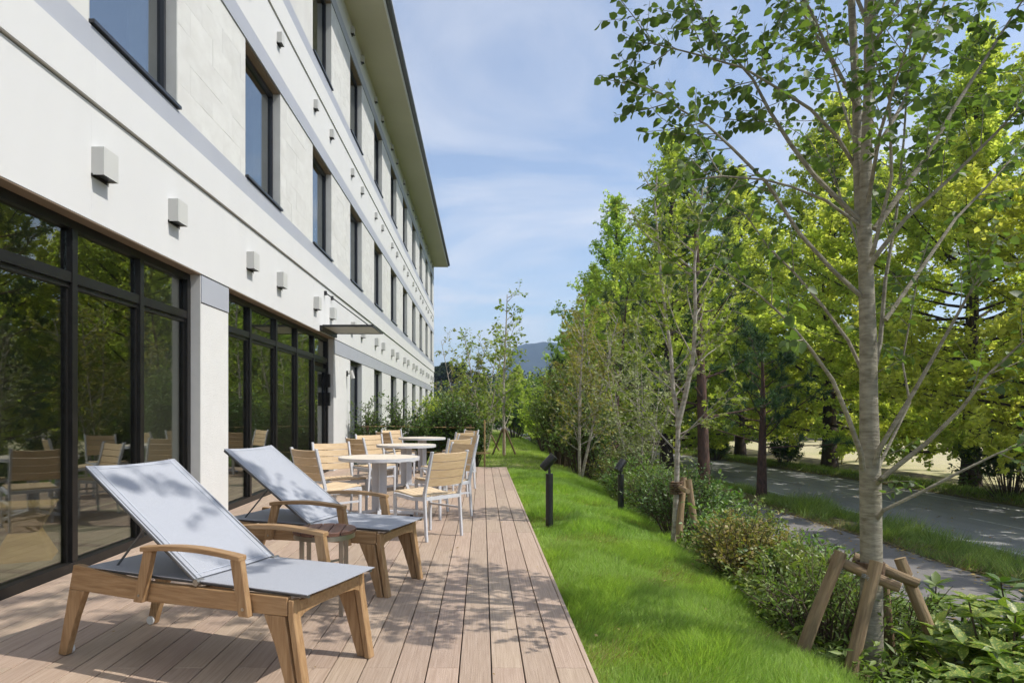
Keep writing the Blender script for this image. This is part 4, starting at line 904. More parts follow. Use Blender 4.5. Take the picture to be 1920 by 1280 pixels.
# ---------------------------------------------------------------- large trees
def ginkgo(h, hb, rad, lm, nb=64, ls=0.095, nl=26, seed=0, up=0.55):
    pl = Plant(); tr = wander((0, 0, -0.2), (0, 0, 1), h+0.1, 14, 0.3, 0.03); r0 = 0.018*h+0.02
    pl.w.tube(tr, [r0*(1.25 if i == 0 else 1)*(1-0.93*i/14) for i in range(15)], 10)
    for k in range(nb):
        u = (k+rng.random())/nb; z = hb+(h*0.97-hb)*u; t = (z+0.2)/(h+0.1); p, d = at(tr, t)
        prof = (0.55+0.45*math.sin(math.pi*min(u*1.25+0.25, 1)))*(1-u**2.2)+0.06
        L = rad*prof*(0.75+0.4*rng.random())*1.15; az = k*2.39996+rng.normal(0, 0.25); el = R(-6+62*u+rng.normal(0, 7))
        b = wander(p, (math.cos(az)*math.cos(el), math.sin(az)*math.cos(el), math.sin(el)), L, 7, up*0.8, 0.14)
        pl.w.tube(b, np.linspace(r0*0.22*(1-0.6*u)+0.004, 0.004, 8), 5); m = max(3, int(L/0.19))
        for q in range(m):
            t2 = 0.18+0.82*(q+rng.random())/m; p2, d2 = at(b, t2); L2 = (0.35+0.55*rng.random())*(1.15-0.5*t2)
            b2 = wander(p2, side_dir(d2, R(48+15*rng.random()), rng.uniform(0, 6.28)), L2, 3, 0.25, 0.2)
            if q % 2 == 0: pl.w.tube(b2, np.linspace(0.008, 0.003, 4), 4, False)
            pl.along(b2, int(nl*(0.6+0.8*rng.random())), 0.09, ls, 0.0, 0.55, 0.4, 0.25)
        pl.along(b, int(nl*0.8), 0.08, ls, 0.45, 0.5, 0.5, 0.1)
    pl.along(tr, 60, 0.15, ls, 0.85)
    root = empty('ginkgo_tree', (0, 0, 0)); return pl.finish(root, M['bark_dark'], lm, T_FAN)
G1 = ginkgo(12.5, 0.9, 4.7, M['leaf_ginkgo'], 98, 0.095, 62); G2 = ginkgo(12.0, 0.8, 3.5, M['leaf_ginkgo2'], 92, 0.09, 50); G3 = ginkgo(13.0, 1.0, 5.2, M['leaf_ginkgo'], 104, 0.095, 60)
used = set()
def plant(P, X, Y, sc, rz, label, cat, group, name=None):
    o = P if P.name not in used else copy_tree(P); used.add(P.name); used.add(o.name)
    o.location = (X, Y, float(gz(X, Y))); o.rotation_euler = (0, 0, rz); o.scale = (sc, sc, sc); tag(o, label, cat, group); return o
sh = lambda Y: float(shift(Y))
gn = 'ginkgo trees along the near side of the road'
plant(G2, 8.9+sh(29), 29, 1.22, 0.4, 'tall bright ginkgo just behind the pine trunks, near side of the road', 'tree', gn)
plant(G2, 8.9+sh(35), 35, 1.15, 2.1, 'second roadside ginkgo, green and upright, left of the bright one', 'tree', gn)
plant(G2, 9.7+sh(41), 41, 0.95, 4.4, 'third roadside ginkgo with feathery outline against the sky', 'tree', gn)
plant(G2, 10.6+sh(49), 49, 0.62, 1.3, 'lowest and leftmost roadside ginkgo next to the blue hill', 'tree', gn)
gf = 'ginkgo trees beyond the road'
for i, (Y, P, s_, x_) in enumerate([(11.5, G3, 0.95, 17.0), (17.5, G1, 1.25, 17.4), (23.8, G3, 1.22, 17.6), (31, G1, 1.35, 17.1), (38.5, G3, 1.25, 17.0), (46, G1, 1.3, 16.9), (54, G3, 1.1, 16.9), (63, G1, 1.0, 17)]):
    plant(P, x_+sh(Y), Y, s_, i*1.7, 'yellow-green ginkgo beyond the road, %s from the camera in its row' % (ORD[i] if i else 'nearest'), 'tree', gf)
G4 = ginkgo(9.5, 0.2, 4.2, M['leaf_ginkgo2'], 60, 0.24, 22); G4.name = 'broadleaf_tree'
for i, (X, Y, s_) in enumerate([(22, 60, 1.0), (29, 62, 1.15), (36, 61, 0.95), (43, 63, 1.1), (50, 60, 1.05), (58, 62, 1.2), (16, 68, 1.1), (10, 74, 1.0), (4, 78, 0.8)]):
    plant(G4, X, Y, s_, i*2.2, 'green broadleaf tree behind the sandy field, %s from the right' % (ORD[8-i] if 8-i else 'first'), 'tree', 'trees behind the sandy field')
def pine(h, hb, rad, nb, tufts=5, nn_=46, nl=0.15, lm='needle', flat=False, lean=0.0, r0=None):
    pl = Plant(); tr = wander((0, 0, -0.2), (lean, 0, 1), h+0.2, 12, 0.1, 0.05); r0 = r0 or 0.024*h+0.03
    pl.w.tube(tr, [r0*(1.25 if i == 0 else 1)*(1-0.85*i/12) for i in range(13)], 10)
    for k in range(nb):
        u = (k+rng.random())/nb; z = hb+(h-hb)*u; p, d = at(tr, (z+0.2)/(h+0.2)); L = rad*(1-0.65*u)*(0.6+0.6*rng.random()); az = k*2.4+rng.normal(0, 0.3); el = R(rng.normal(8+25*u, 8))
        b = wander(p, (math.cos(az)*math.cos(el), math.sin(az)*math.cos(el), math.sin(el)), L, 6, 0.25, 0.2); pl.w.tube(b, np.linspace(0.03*(1-0.5*u), 0.007, 7), 5)
        for q in range(tufts):
            t2 = 0.35+0.65*(q+rng.random())/tufts; p2, d2 = at(b, t2); b2 = wander(p2, side_dir(d2, R(45), rng.uniform(0, 6.28)), 0.2+0.3*rng.random(), 3, 0.5, 0.2) if q < tufts-1 else b[-3:]
            pl.w.tube(b2, np.linspace(0.007, 0.004, len(b2)), 4, False)
            tip, dd = b2[-1], nrm(b2[-1]-b2[-2]); n = nn_; r = nrm(rng.normal(size=(n, 3))+0.9*dd)
            base = tip-dd*(0.22*rng.random((n, 1))); pl.leaves(base, r, nrm(rng.normal(size=(n, 3))), nl*(0.7+0.5*rng.random(n)))
    return pl
def put_pine(pl, X, Y, label, T=T_NDL, bark='bark_pine', lm='needle', group='pine trees on the verge', name='pine_tree'):
    root = empty(name, (X, Y, float(gz(X, Y))), 0, label, 'tree', group); return pl.finish(root, M[bark], M[lm], T)
T_ND2 = (np.array([(-0.05, 0, 0), (0.05, 0, 0), (0, 1, 0)]), np.array([(0, 1, 2)]))
put_pine(pine(8.3, 2.4, 2.3, 30, 6, 60, 0.20, r0=0.17), 5.25, 16.0, 'tall red-barked pine with dark needle tufts beside the forked maple', T_ND2)
put_pine(pine(4.6, 1.5, 2.4, 26, 6, 60, 0.22, r0=0.17), 8.55, 20.9, 'short dark pine with drooping tufts left of the foreground trunk', T_ND2)
put_pine(pine(6.5, 1.2, 2.0, 24, 6, 50, 0.20, r0=0.11), 4.6, 24.0, 'slim pine with dark tufts between snowbell and maple', T_ND2)
put_pine(pine(4.3, 0.8, 1.4, 22, 5, 50, 0.20, r0=0.08), 3.5, 31.0, 'small round-topped pine at the left edge of the trees', T_ND2)
# props at the pine foot
pp = empty('log_tree_prop', (5.25, 16.0, float(gz(5.25, 16.0))), 0, 'short dark log prop round the foot of the tall red pine', 'tree prop'); po = (5.25, 16.0, float(gz(5.25, 16.0)))
for a in (0.3, 2.4, 4.5):
    log(pp, (po[0]+0.65*math.cos(a), po[1]+0.65*math.sin(a), po[2]-0.05), (po[0]+0.2*math.cos(a), po[1]+0.2*math.sin(a), po[2]+0.75), 0.06, 'stake', po)
# ---------------------------------------------------------------- far hills, forest and tall pines
def hill(name, prof, Y, depth, mat_, seed, nx=160, ny=14, rough=1.0):
    xs_ = np.linspace(prof[0][0], prof[-1][0], nx); hz = np.interp(xs_, [p[0] for p in prof], [p[1] for p in prof])
    V = []; 
    for j in range(ny):
        f = j/(ny-1); y = Y-depth*(1-f); k = math.sin(f*math.pi/2)
        n_ = vnoise(xs_/depth*9, y/depth*9, 1, seed)*0.05*hz+vnoise(xs_/depth*60, y/depth*60, 1, seed+2)*0.012*hz*rough
        V.append(np.stack([xs_, np.full(nx, y), -2+(hz+2)*k+n_*k], 1))
    V.append(np.stack([xs_, np.full(nx, Y+depth*0.6), np.full(nx, -3.0)], 1)); V = np.array(V).reshape(-1, 3); nyy = ny+1
    i, j = np.meshgrid(np.arange(nx-1), np.arange(nyy-1)); a = (j*nx+i).ravel(); F = np.stack([a, a+1, a+1+nx, a+nx], 1)
    me = fast_mesh(name, V, F); me.polygons.foreach_set('use_smooth', np.ones(len(F), bool)); o = obj(name, me, mat_); o['kind'] = 'structure'; return o
k = 1500/1280
hill('mountain', [((870-904)*k, 17), ((915-904)*k, 55), ((942-904)*k, 95), ((955-904)*k, 122), ((970-904)*k, 139), ((995-904)*k, 146), ((1030-904)*k, 149), ((1060-904)*k, 144), ((1120-904)*k, 124), ((1250-904)*k, 87), ((1500-904)*k, 35), ((1900-904)*k, 12)], 1500, 360, M['hill'], 1)
k = 900/1280
hill('wooded_ridge', [((400-904)*k, 18), ((700-904)*k, 30), ((800-904)*k, 46), ((830-904)*k, 42), ((870-904)*k, 38), ((930-904)*k, 36), ((1000-904)*k, 30), ((1200-904)*k, 20), ((1700-904)*k, 12)], 900, 200, M['hill'], 4)
k = 150/1280
hill('near_hill', [((500-904)*k, 3), ((740-904)*k, 4.2), ((830-904)*k, 4.0), ((880-904)*k, 4.6), ((960-904)*k, 4.4), ((1040-904)*k, 3.0), ((1300-904)*k, 1)], 150, 60, M['hill'], 9)
def forest():
    n = 26000; X = rng.uniform(-16, 24, n); Y = rng.uniform(88, 150, n); f = np.clip((Y-90)/60, 0, 1)
    cx = np.round(X/3.0+0.3*np.sin(Y)); h = 3.0+2.2*np.sin(cx*12.9+np.round(Y/4)*7.1); base = -2+6.3*np.sin(f*math.pi/2)
    u = rng.random(n); Z = base+h*u; P = np.stack([X, Y, Z], 1)
    A = nrm(rng.normal(size=(n, 3))); Nn = nrm(rng.normal(size=(n, 3))*0.6+np.array([0.2, -0.4, 0.8]))
    o = obj('far_forest', leaf_field('far_forest', P, A, Nn, 0.35+0.45*rng.random(n), T_DIA), M['needle_far']); tag(o, 'dark distant wood on the slope behind the hedge', 'forest', None, 'stuff')
forest()
def umbrella(h, seed):
    pl = Plant(); tr = wander((0, 0, -0.5), (rng.normal(0, 0.05), 0, 1), h+0.5, 10, 0.1, 0.08); pl.w.tube(tr, np.linspace(0.17, 0.05, 11), 7)
    for k in range(15):
        u = rng.random(); z = h*(0.66+0.34*u); p, d = at(tr, (z+0.5)/(h+0.5)); az = rng.uniform(0, 6.28); L = (1.8-0.9*u)*(0.5+0.7*rng.random())
        b = wander(p, (math.cos(az), math.sin(az), 0.2), L, 4, 0.3, 0.25); pl.w.tube(b, np.linspace(0.05, 0.02, 5), 4, False)
        for q in range(4):
            p2, _ = at(b, 0.45+0.55*rng.random()); n = 34; r = nrm(rng.normal(size=(n, 3))); pl.leaves(p2+r*np.array([0.42, 0.42, 0.16])*rng.random((n, 1)), r, nrm(rng.normal(size=(n, 3))+np.array([0, 0, 1])), 0.16+0.16*rng.random(n))
    return pl
for i, (x, top, Y) in enumerate([(817, 690, 108), (825, 688, 112), (834, 693, 106), (841, 684, 110), (849, 686, 104), (856, 696, 112), (865, 690, 108), (872, 683, 106), (893, 700, 112), (908, 704, 108)]):
    t_ = px(x, top, Y); zb = -1.0+5.5*math.sin(min(1, (Y-90)/60)*1.57)
    root = empty('tall_pine', (t_[0], Y, zb), 0, 'tall bare-trunked pine on the ridge, %s from the building' % (ORD[i] if i else 'first'), 'tree', 'umbrella pines on the ridge')
    umbrella(t_[2]-zb, i).finish(root, M['bark_far'], M['needle_far'], T_DIA)
# ---------------------------------------------------------------- shrubs
def shrub(h, rad, lm, T, ls, nst=26, nl=16, sub=3, form='dome', bark='twig'):
    pl = Plant()
    for k in range(nst):
        a = rng.uniform(0, 6.28); q = math.sqrt(rng.random())
        if form == 'dome': tip = np.array([rad*q*math.cos(a), rad*q*math.sin(a), h*(0.45+0.55*math.sqrt(max(0, 1-q*q)))*(0.75+0.3*rng.random())])
        else: tip = np.array([rad*q*math.cos(a), rad*q*math.sin(a), h*(0.35+0.65*rng.random()*(1-0.5*q))])
        b0 = np.array([0.25*rad*q*math.cos(a), 0.25*rad*q*math.sin(a), -0.05]); mid = (b0+tip)/2+np.array([0, 0, 0.05*h])+rng.normal(0, 0.04*rad, 3)
        st = np.array([b0, (b0+mid)/2, mid, (mid+tip)/2+rng.normal(0, 0.03*rad, 3), tip]); pl.w.tube(st, np.linspace(0.008, 0.002, 5)*(1+h*0.3), 5, False)
        pl.along(st, nl, 0.03+ls*0.3, ls, 0.4, 0.62, 0.5, 0.05)
        for s_ in range(sub):
            p, d = at(st, 0.35+0.6*rng.random()); b = wander(p, side_dir(d, R(50), rng.uniform(0, 6.28)), (0.10+0.14*rng.random())*(0.6+h), 3, 0.35, 0.2)
            pl.w.tube(b, np.linspace(0.004, 0.0015, 4), 4, False); pl.along(b, nl, 0.02+ls*0.3, ls, 0.1, 0.62, 0.5, 0.05)
    return pl
def whorl_shrub(h, rad, lm, T, ls, nst=14, nlf=9):
    pl = Plant()
    for k in range(nst):
        a = k*2.4+rng.normal(0, 0.3); q = math.sqrt((k+0.5)/nst); tip = np.array([rad*q*math.cos(a), rad*q*math.sin(a), h*(1-0.45*q*q)*(0.75+0.3*rng.random())])
        st = np.array([tip*[0.15, 0.15, 0]-[0, 0, 0.05], tip*[0.5, 0.5, 0.45], tip*[0.85, 0.85, 0.8], tip]); pl.w.tube(st, [0.009, 0.007, 0.006, 0.004], 6)
        for t_, m in ((1.0, nlf), (0.8, nlf-2), (0.6, nlf-4), (0.42, nlf-5)):
            p, d = at(st, t_-0.001); m = max(m, 2)
            az = np.linspace(0, 6.28, m, endpoint=False)+rng.uniform(0, 6); el = rng.normal(0.25, 0.3, m)
            A = np.stack([np.cos(az)*np.cos(el), np.sin(az)*np.cos(el), np.sin(el)], 1); pl.leaves(np.repeat(p[None], m, 0), A, nrm(np.array([[0, 0, 1.0]])+0.25*rng.normal(size=(m, 3))), ls*(0.7+0.5*rng.random(m)))
    return pl
def put_shrub(pl, x, y, lm, T, label, group, name='shrub', cat='shrub', lname='foliage'):
    root = empty(name, (x, y, float(gz(x, y))), rng.uniform(0, 6.28), label, cat, group); return pl.finish(root, M['twig'], M[lm], T, 'stems', lname)
gA, gB = 'shrubs along the lawn edge', 'hedge shrubs at the deck end'
put_shrub(whorl_shrub(0.78, 0.50, None, None, 0.125, 26, 10), 2.86, 3.72, 'leaf_aucuba', T_OVL, 'yellow-spotted laurel shrub in the lower right corner', gA, 'spotted_laurel')
put_shrub(whorl_shrub(0.55, 0.45, None, None, 0.12, 20, 9), 2.62, 3.28, 'leaf_aucuba', T_OVL, 'low spotted laurel at the bottom edge right of the props', gA, 'spotted_laurel')
put_shrub(whorl_shrub(1.05, 0.42, None, None, 0.12, 14, 9), 3.45, 4.25, 'leaf_dark', T_OVL, 'rhododendron with dark leaf whorls at the right edge', gA, 'rhododendron')
put_shrub(whorl_shrub(0.7, 0.40, None, None, 0.12, 12, 9), 3.25, 4.95, 'leaf_broad', T_OVL, 'pale rhododendron tips left of the dark rhododendron', gA, 'rhododendron')
put_shrub(shrub(0.50, 0.48, None, None, 0.042, 44, 20, 4), 2.30, 5.05, 'leaf_azalea', T_OVL, 'dense green azalea just left of the foreground log prop', gA, 'azalea')
put_shrub(shrub(0.60, 0.55, None, None, 0.045, 44, 18, 4), 2.62, 5.65, 'leaf_broad', T_OVL, 'light green broad-leaved shrub behind the foreground log prop', gA, 'shrub')
put_shrub(shrub(0.62, 0.50, None, None, 0.032, 60, 20, 4), 2.33, 6.05, 'leaf_red', T_DIA, 'bronze-tinted azalea with fine leaves at the lawn edge', gA, 'azalea')
put_shrub(shrub(0.80, 0.42, None, None, 0.062, 26, 12, 3, 'up'), 2.45, 6.95, 'leaf_broad', T_OVL, 'open glossy shrub in front of the forked maple', gA, 'shrub')
put_shrub(shrub(0.55, 0.50, None, None, 0.05, 34, 15, 3), 2.95, 6.6, 'leaf_azalea', T_OVL, 'olive azalea beside the asphalt path', gA, 'azalea')
put_shrub(shrub(0.55, 0.42, None, None, 0.04, 34, 16, 3), 2.18, 4.35, 'leaf_cover', T_LAN, 'low weedy clump at the foot of the foreground trunk', gA, 'shrub')
put_shrub(shrub(0.6, 0.45, None, None, 0.045, 34, 16, 3), 2.75, 4.5, 'leaf_cover', T_LAN, 'weedy green clump just right of the foreground trunk', gA, 'shrub')
put_shrub(shrub(0.95, 0.48, None, None, 0.04, 40, 18, 4), 2.5, 8.75, 'leaf_dark', T_OVL, 'dark dense shrub left of the forked maple', gA, 'shrub')
put_shrub(shrub(0.85, 0.55, None, None, 0.04, 40, 18, 4), 2.65, 9.75, 'leaf_dark', T_OVL, 'dark rounded shrub right behind the lawn-edge bollard', gA, 'shrub')
put_shrub(shrub(0.75, 0.5, None, None, 0.045, 36, 16, 4), 3.05, 7.7, 'leaf_azalea', T_OVL, 'olive shrub behind the forked maple trunk', gA, 'shrub')
kinds = [('leaf_azalea', T_OVL, 0.05, 'olive'), ('leaf_broad', T_OVL, 0.06, 'light green'), ('leaf_dark', T_OVL, 0.05, 'dark green'), ('leaf_silver', T_DIA, 0.05, 'grey-green'), ('leaf_red', T_DIA, 0.045, 'bronze-tinted')]
i = 0
for y in [10.9, 11.9, 12.9, 14.0, 15.0, 16.2, 17.4, 18.8, 20.3, 22.0, 24, 26.2, 28.6, 31.5, 35]:
    lm, T, ls, wd_ = kinds[i % 5]; x = float(edge(y))+0.35+0.25*rng.random()
    put_shrub(shrub(0.8+0.5*rng.random(), 0.55+0.15*rng.random(), None, None, ls*(1+0.02*(y-10)), 34, 13, 3), x, y, lm, T, '%s shrub, %s beyond the lawn-edge bollard' % (wd_, ORD[i] if i else 'first'), gA); i += 1
for j, y in enumerate([11.3, 12.6, 14.6, 16.8, 19.2, 22.6]):
    lm, T, ls, wd_ = kinds[(j*2+1) % 5]
    put_shrub(shrub(0.9, 0.65, None, None, ls*1.3, 32, 12, 3), float(edge(y))+1.45, y, lm, T, '%s shrub in the back row by the path, %s from the camera' % (wd_, ORD[j]), 'back-row shrubs by the path')
# hedge behind the deck
hx = [(-2.62, 15.75, 1.75, 0.30, 'up'), (-2.20, 15.85, 1.35, 0.30, 'up'), (-1.98, 15.7, 1.9, 0.26, 'up'), (-1.62, 15.8, 1.2, 0.30, 'up'), (-1.40, 15.7, 1.85, 0.28, 'up'), (-1.08, 15.85, 1.3, 0.30, 'dome'), (-0.78, 15.9, 1.65, 0.36, 'dome'), (-0.45, 15.75, 1.45, 0.36, 'dome'), (-0.20, 16.1, 1.1, 0.34, 'dome'), (-0.70, 16.7, 1.75, 0.45, 'dome'), (-2.4, 16.5, 0.9, 0.4, 'dome'), (-1.5, 16.5, 0.95, 0.4, 'dome')]
for j, (x, y, h, r_, fm_) in enumerate(hx):
    put_shrub(shrub(h, r_, None, None, 0.062, 30 if fm_ == 'up' else 46, 16, 4, fm_), x, y, 'leaf_dark', T_OVL, 'glossy dark hedge shrub behind the deck, %s in order of planting from the building' % (ORD[j] if j else 'first'), gB, 'hedge_shrub')
put_shrub(shrub(2.7, 0.85, None, None, 0.075, 70, 20, 5), 2.15, 18.6, 'leaf_broad', T_DIA, 'tall leafy green shrub between bollard spotlight and slender ash', gA, 'shrub')
put_shrub(shrub(2.1, 0.8, None, None, 0.07, 60, 18, 5), 2.5, 16.9, 'leaf_broad', T_DIA, 'mid-high green shrub at the foot of the slender ash', gA, 'shrub')
put_shrub(shrub(1.9, 0.8, None, None, 0.08, 50, 18, 4), -1.5, 22.5, 'leaf_ginkgo2', T_DIA, 'bright green bush beyond the hedge at the far building corner', 'bushes beyond the hedge', 'bush')
put_shrub(shrub(2.0, 1.1, None, None, 0.11, 46, 16, 4), -0.4, 26.0, 'leaf_dark', T_DIA, 'large dark bush beyond the hedge', 'bushes beyond the hedge', 'bush')
put_shrub(shrub(1.9, 1.3, None, None, 0.12, 46, 16, 4), 1.6, 34.0, 'leaf_dark', T_DIA, 'dark bush closing the far end of the lawn', 'bushes beyond the hedge', 'bush')
put_shrub(shrub(2.6, 1.6, None, None, 0.14, 50, 16, 4), -1.2, 38.0, 'leaf_dark', T_DIA, 'dark bush far behind the hedge by the building end', 'bushes beyond the hedge', 'bush')
put_shrub(shrub(2.2, 1.5, None, None, 0.13, 60, 20, 4), 15.9, 20.6, 'leaf_dark', T_OVL, 'big dark leafy bush beyond the road at the right edge', 'bushes beyond the road', 'bush')
put_shrub(shrub(1.3, 1.0, None, None, 0.12, 40, 16, 4), 14.6, 33.0, 'leaf_dark', T_OVL, 'dark bush beyond the road below the far ginkgo trunk', 'bushes beyond the road', 'bush')
put_shrub(shrub(1.2, 1.0, None, None, 0.12, 40, 16, 4), 13.0, 38.0, 'leaf_dark', T_OVL, 'dark bush beyond the road left of the sandy field', 'bushes beyond the road', 'bush')
# bamboo rail of the hedge, posts, lone bamboo stake
bf = empty('bamboo_rail_fence', (-1.5, 15.62, -0.1), 0, 'thin bamboo rail fence holding the hedge behind the deck', 'fence')
for x in (-1.12, 1.25-0.02): MB().tube([(x, 0, -0.05), (x, 0, 1.02)], 0.028, 10).build('post', M['bark_far'], bf, True)
for a, b, z in ((-1.25, 0.0, 0.985), (-0.1, 1.32, 0.965), (-1.2, 1.7, 0.40)): MB().tube([(a, -0.03, z), ((a+b)/2, -0.034, z+0.006), (b, -0.03, z-0.008)], 0.012, 8).build('rail', M['bamboo'], bf, True)
bs_ = empty('bamboo_stake', (0.055, 15.42, float(gz(0.055, 15.42))), 0, 'single upright bamboo stake at the far end of the deck', 'stake')
MB().tube([(0, 0, -0.1), (0.002, 0, 0.5), (0, 0, 1.13)], [0.021, 0.020, 0.019], 10).build('cane', M['bamboo'], bs_, True)
MB().tube([(-0.32, -0.02, 0.36), (0.09, -0.02, 0.37)], 0.010, 8).build('tie_rail', M['bamboo'], bs_, True)
for z in (0.18, 0.48, 0.80): MB().tube([(0, 0, z), (0, 0, z+0.012)], 0.0235, 10).build('node_ring', M['log'], bs_, True)
# goal on the field
gl_ = empty('football_goal', (16.9, 30.0, float(gz(18.4, 30.0))), R(20), 'small yellowish goal frame on the sandy field behind the trunk', 'goal'); gl_.location = (18.6, 34.0, float(gz(18.6, 34.0)))
for x in (-0.9, 0.9): MB().tube([(x, 0, -0.1), (x, 0, 1.1)], 0.035, 8).build('upright', M['goal'], gl_, True)
MB().tube([(-0.9, 0, 1.1), (0.9, 0, 1.1)], 0.035, 8).build('crossbar', M['goal'], gl_, True)
for x in (-0.9, 0.9): MB().tube([(x, 0, 1.1), (x, 0.8, 0.0)], 0.025, 8).build('stay', M['goal'], gl_, True)
# mesh fence behind the field
fn = empty('field_fence', (38, 57, float(gz(38, 57))), 0, 'low dark fence along the far side of the sandy field', 'fence')
for k in range(22): MB().box(-0.04, 0.04, -0.04, 0.04, 0, 1.3).build('post', M['bark_dark'], fn, loc=(-22+2.1*k, 0, 0))
for z in (0.4, 0.85, 1.25): MB().box(-22, 22.1, 0.041, 0.07, z-0.03, z+0.03).build('rail', M['bark_dark'], fn)
# ---------------------------------------------------------------- grass
def blades(name, X, Y, L, W_, m_, lean=0.55, seed=0, label=None, two=True, clump=0.5, zoff=0.0):
    n = len(X); Z = gz(X, Y)+zoff; B = np.stack([X, Y, Z], 1)
    ca = 3.0*vnoise(X, Y, 2.6, seed+1)+rng.normal(0, 0.9, n); ln = lean*(0.35+0.9*rng.random(n)); D = np.stack([np.cos(ca)*ln, np.sin(ca)*ln, np.ones(n)], 1); D = nrm(D)
    wa = rng.uniform(0, 6.28, n); Wd = np.stack([np.cos(wa), np.sin(wa), np.zeros(n)], 1)*W_[:, None]; D2 = nrm(D+np.stack([np.cos(ca), np.sin(ca), -np.ones(n)*0.6], 1)*0.55*ln[:, None]*1.6)
    mid = B+D*(L*0.55)[:, None]; tip = mid+D2*(L*0.5)[:, None]
    if two:
        V = np.stack([B-Wd, B+Wd, mid-Wd*0.75, mid+Wd*0.75, tip], 1).reshape(-1, 3); F = (np.array([(0, 1, 3), (0, 3, 2), (2, 3, 4)])[None]+(np.arange(n)*5)[:, None, None]).reshape(-1, 3)
    else:
        V = np.stack([B-Wd, B+Wd, tip], 1).reshape(-1, 3); F = (np.array([(0, 1, 2)])[None]+(np.arange(n)*3)[:, None, None]).reshape(-1, 3)
    o = obj(name, fast_mesh(name, V, F), m_); tag(o, label, 'grass', None, 'stuff'); return o
def lawn_pts(n, y0, y1, x0=None):
    Y = rng.uniform(y0, y1, n); a = 0.546 if x0 is None else x0; X = a+(edge(Y)+0.06-a)*rng.random(n); return X, Y
def lawn(name, n, y0, y1, l0, wd_, x0, label, two=True):
    X, Y = lawn_pts(n, y0, y1, x0); tall = 0.65+0.75*np.clip(vnoise(X, Y, 2.4, 11)+0.25, -0.35, 1); L = l0*tall*(0.55+0.75*rng.random(n)); L = np.where(X < 0.60, L*0.75, L)
    blades(name, X, Y, L, wd_*(0.7+0.6*rng.random(n)), M['grass_blade'], 0.62, 1, label, two)
lawn('lawn_grass', 100000, 2.9, 7.0, 0.105, 0.0016, None, 'soft green lawn grass beside the deck, nearest stretch')
lawn('lawn_grass', 84000, 7.0, 15.2, 0.105, 0.0024, None, 'soft green lawn grass beside the deck, farther stretch')
lawn('lawn_grass', 90000, 15.25, 40, 0.10, 0.005, -2.9, 'lawn grass behind the deck end', False)
X, Y = lawn_pts(26000, 3.0, 12.0); k_ = vnoise(X, Y, 2.1, 21)+0.5*vnoise(X, Y, 5.0, 3) > 0.28
blades('dry_grass', X[k_], Y[k_], 0.085*(0.6+0.8*rng.random(k_.sum())), 0.0014*np.ones(k_.sum()), M['dry_blade'], 1.0, 4, 'straw-coloured dry blades scattered through the lawn')
n = 60000; Y = rng.uniform(5, 48, n)**1.0; U = rng.random(n); X = 8.32+1.38*U+shift(Y)+0.15*vnoise(Y, U, 0.8, 2); keep = (vnoise(X, Y, 0.55, 8) > -0.35) | (U > 0.45); X, Y = X[keep], Y[keep]
blades('verge_grass', X, Y, (0.15+0.30*np.clip(vnoise(X, Y, 0.9, 12)+0.35, 0, 1))*(0.6+0.8*rng.random(len(X))), 0.0055*(0.7+0.6*rng.random(len(X))), M['weed_blade'], 0.7, 6, 'long weedy grass on the verge between path and road', False)
n = 26000; Y = rng.uniform(6, 60, n); X = 15.62+1.1*rng.random(n)+shift(Y); blades('bank_grass', X, Y, 0.22*(0.6+0.8*rng.random(n)), 0.009*np.ones(n), M['weed_blade'], 0.6, 7, 'grass on the low bank beyond the road', False)
n = 9000; Y = rng.uniform(5, 40, n); X = 8.27+0.4*rng.random(n)+shift(Y); blades('dry_verge_grass', X, Y, 0.10*(0.5+rng.random(n)), 0.005*np.ones(n), M['dry_blade'], 0.9, 9, 'dry grass fringe beside the path', False)
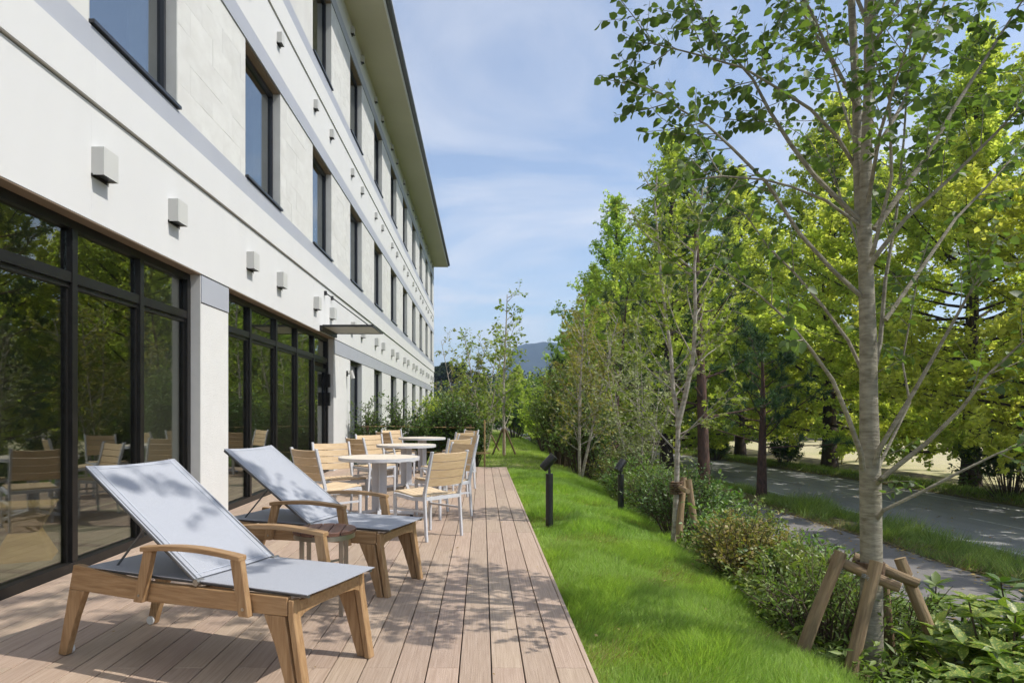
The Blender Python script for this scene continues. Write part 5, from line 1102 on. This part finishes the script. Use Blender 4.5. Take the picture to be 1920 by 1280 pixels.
# ground cover and weeds of the planting bed
n = 46000; Y = 3.0+rng.random(n)**1.6*34; X = edge(Y)+0.02+(2.9+0.3*np.sin(Y))*rng.random(n); b_ = np.clip((X-2.6)/3, 0, 1); Zc = gz(X, Y); hh = 0.02+0.20*rng.random(n)*(0.4+0.6*(vnoise(X, Y, 1.4, 31) > 0))
P_ = np.stack([X, Y, Zc+hh], 1); A_ = nrm(rng.normal(size=(n, 3))*[1, 1, 0.5]+[0, 0, 0.25]); N_ = nrm(rng.normal(size=(n, 3))*0.5+[0, 0, 1])
o = obj('ground_cover', leaf_field('ground_cover', P_, A_, N_, (0.035+0.05*rng.random(n))*(1+0.03*(Y-3)), T_LAN), M['leaf_cover']); tag(o, 'low leafy ground cover and weeds filling the planting bed', 'ground cover', None, 'stuff')
n = 14000; Y = rng.uniform(3, 30, n); X = edge(Y)+0.1+3.0*rng.random(n); blades('bed_weeds', X, Y, 0.16*(0.5+rng.random(n)), 0.0028*np.ones(n), M['weed_blade'], 0.6, 14, 'thin weeds among the shrubs of the planting bed', False)

# fallen leaves
def litter(name, X, Y, Z, size, label):
    n = len(X); P = np.stack([X, Y, Z+0.006+0.006*rng.random(n)], 1); A = nrm(rng.normal(size=(n, 3))*[1, 1, 0.12]); Nn = nrm(rng.normal(size=(n, 3))*0.22+[0, 0, 1])
    o = obj(name, leaf_field(name, P, A, Nn, size*(0.6+0.8*rng.random(n)), T_DIA), M['litter']); tag(o, label, 'leaves', None, 'stuff')
n = 5200; Y = 6+rng.random(n)**1.4*34; e_ = rng.choice([5.85, 8.25, 9.72, 15.5], n, p=[0.25, 0.4, 0.2, 0.15]); X = e_+rng.normal(0, 0.16, n)+shift(Y); litter('fallen_leaves', X, Y, gz(X, Y)+0.006, 0.07, 'brown fallen leaves strewn along the path and road edges')
n = 1500; Y = rng.uniform(5, 34, n); X = 5.8+9.6*rng.random(n)+shift(Y); litter('fallen_leaves', X, Y, gz(X, Y)+0.008, 0.06, 'scattered fallen leaves lying out on the path and road')
n = 110; Y = 3+9*rng.random(n)**1.0; X = 0.6+1.4*rng.random(n); litter('fallen_leaves', X, Y, gz(X, Y)+0.035, 0.03, 'a few dry leaves caught in the lawn grass')
n = 46; Y = 3.0+9*rng.random(n)**1.2; X = -2.9+3.4*rng.random(n)**0.7; litter('fallen_leaves', X, Y, np.zeros(n), 0.022, 'tiny dry leaf scraps lying on the deck boards')
# ---------------------------------------------------------------- the air between here and the mountain
hm = bpy.data.materials.new('pale_air'); hm.use_nodes = True; ht = hm.node_tree; ht.nodes.clear()
ho = N(ht, 'ShaderNodeOutputMaterial'); hv = N(ht, 'ShaderNodeVolumePrincipled')
hv.inputs['Color'].default_value = (0.50, 0.68, 1.0, 1); hv.inputs['Density'].default_value = 0.00038; hv.inputs['Anisotropy'].default_value = 0.2
ht.links.new(hv.outputs[0], ho.inputs['Volume'])
hz_ = MB().box(-3100, 3100, -650, 4300, -5, 170).build('haze', hm); tag(hz_, 'pale blue haze filling the air towards the mountain', 'haze', None, 'stuff')
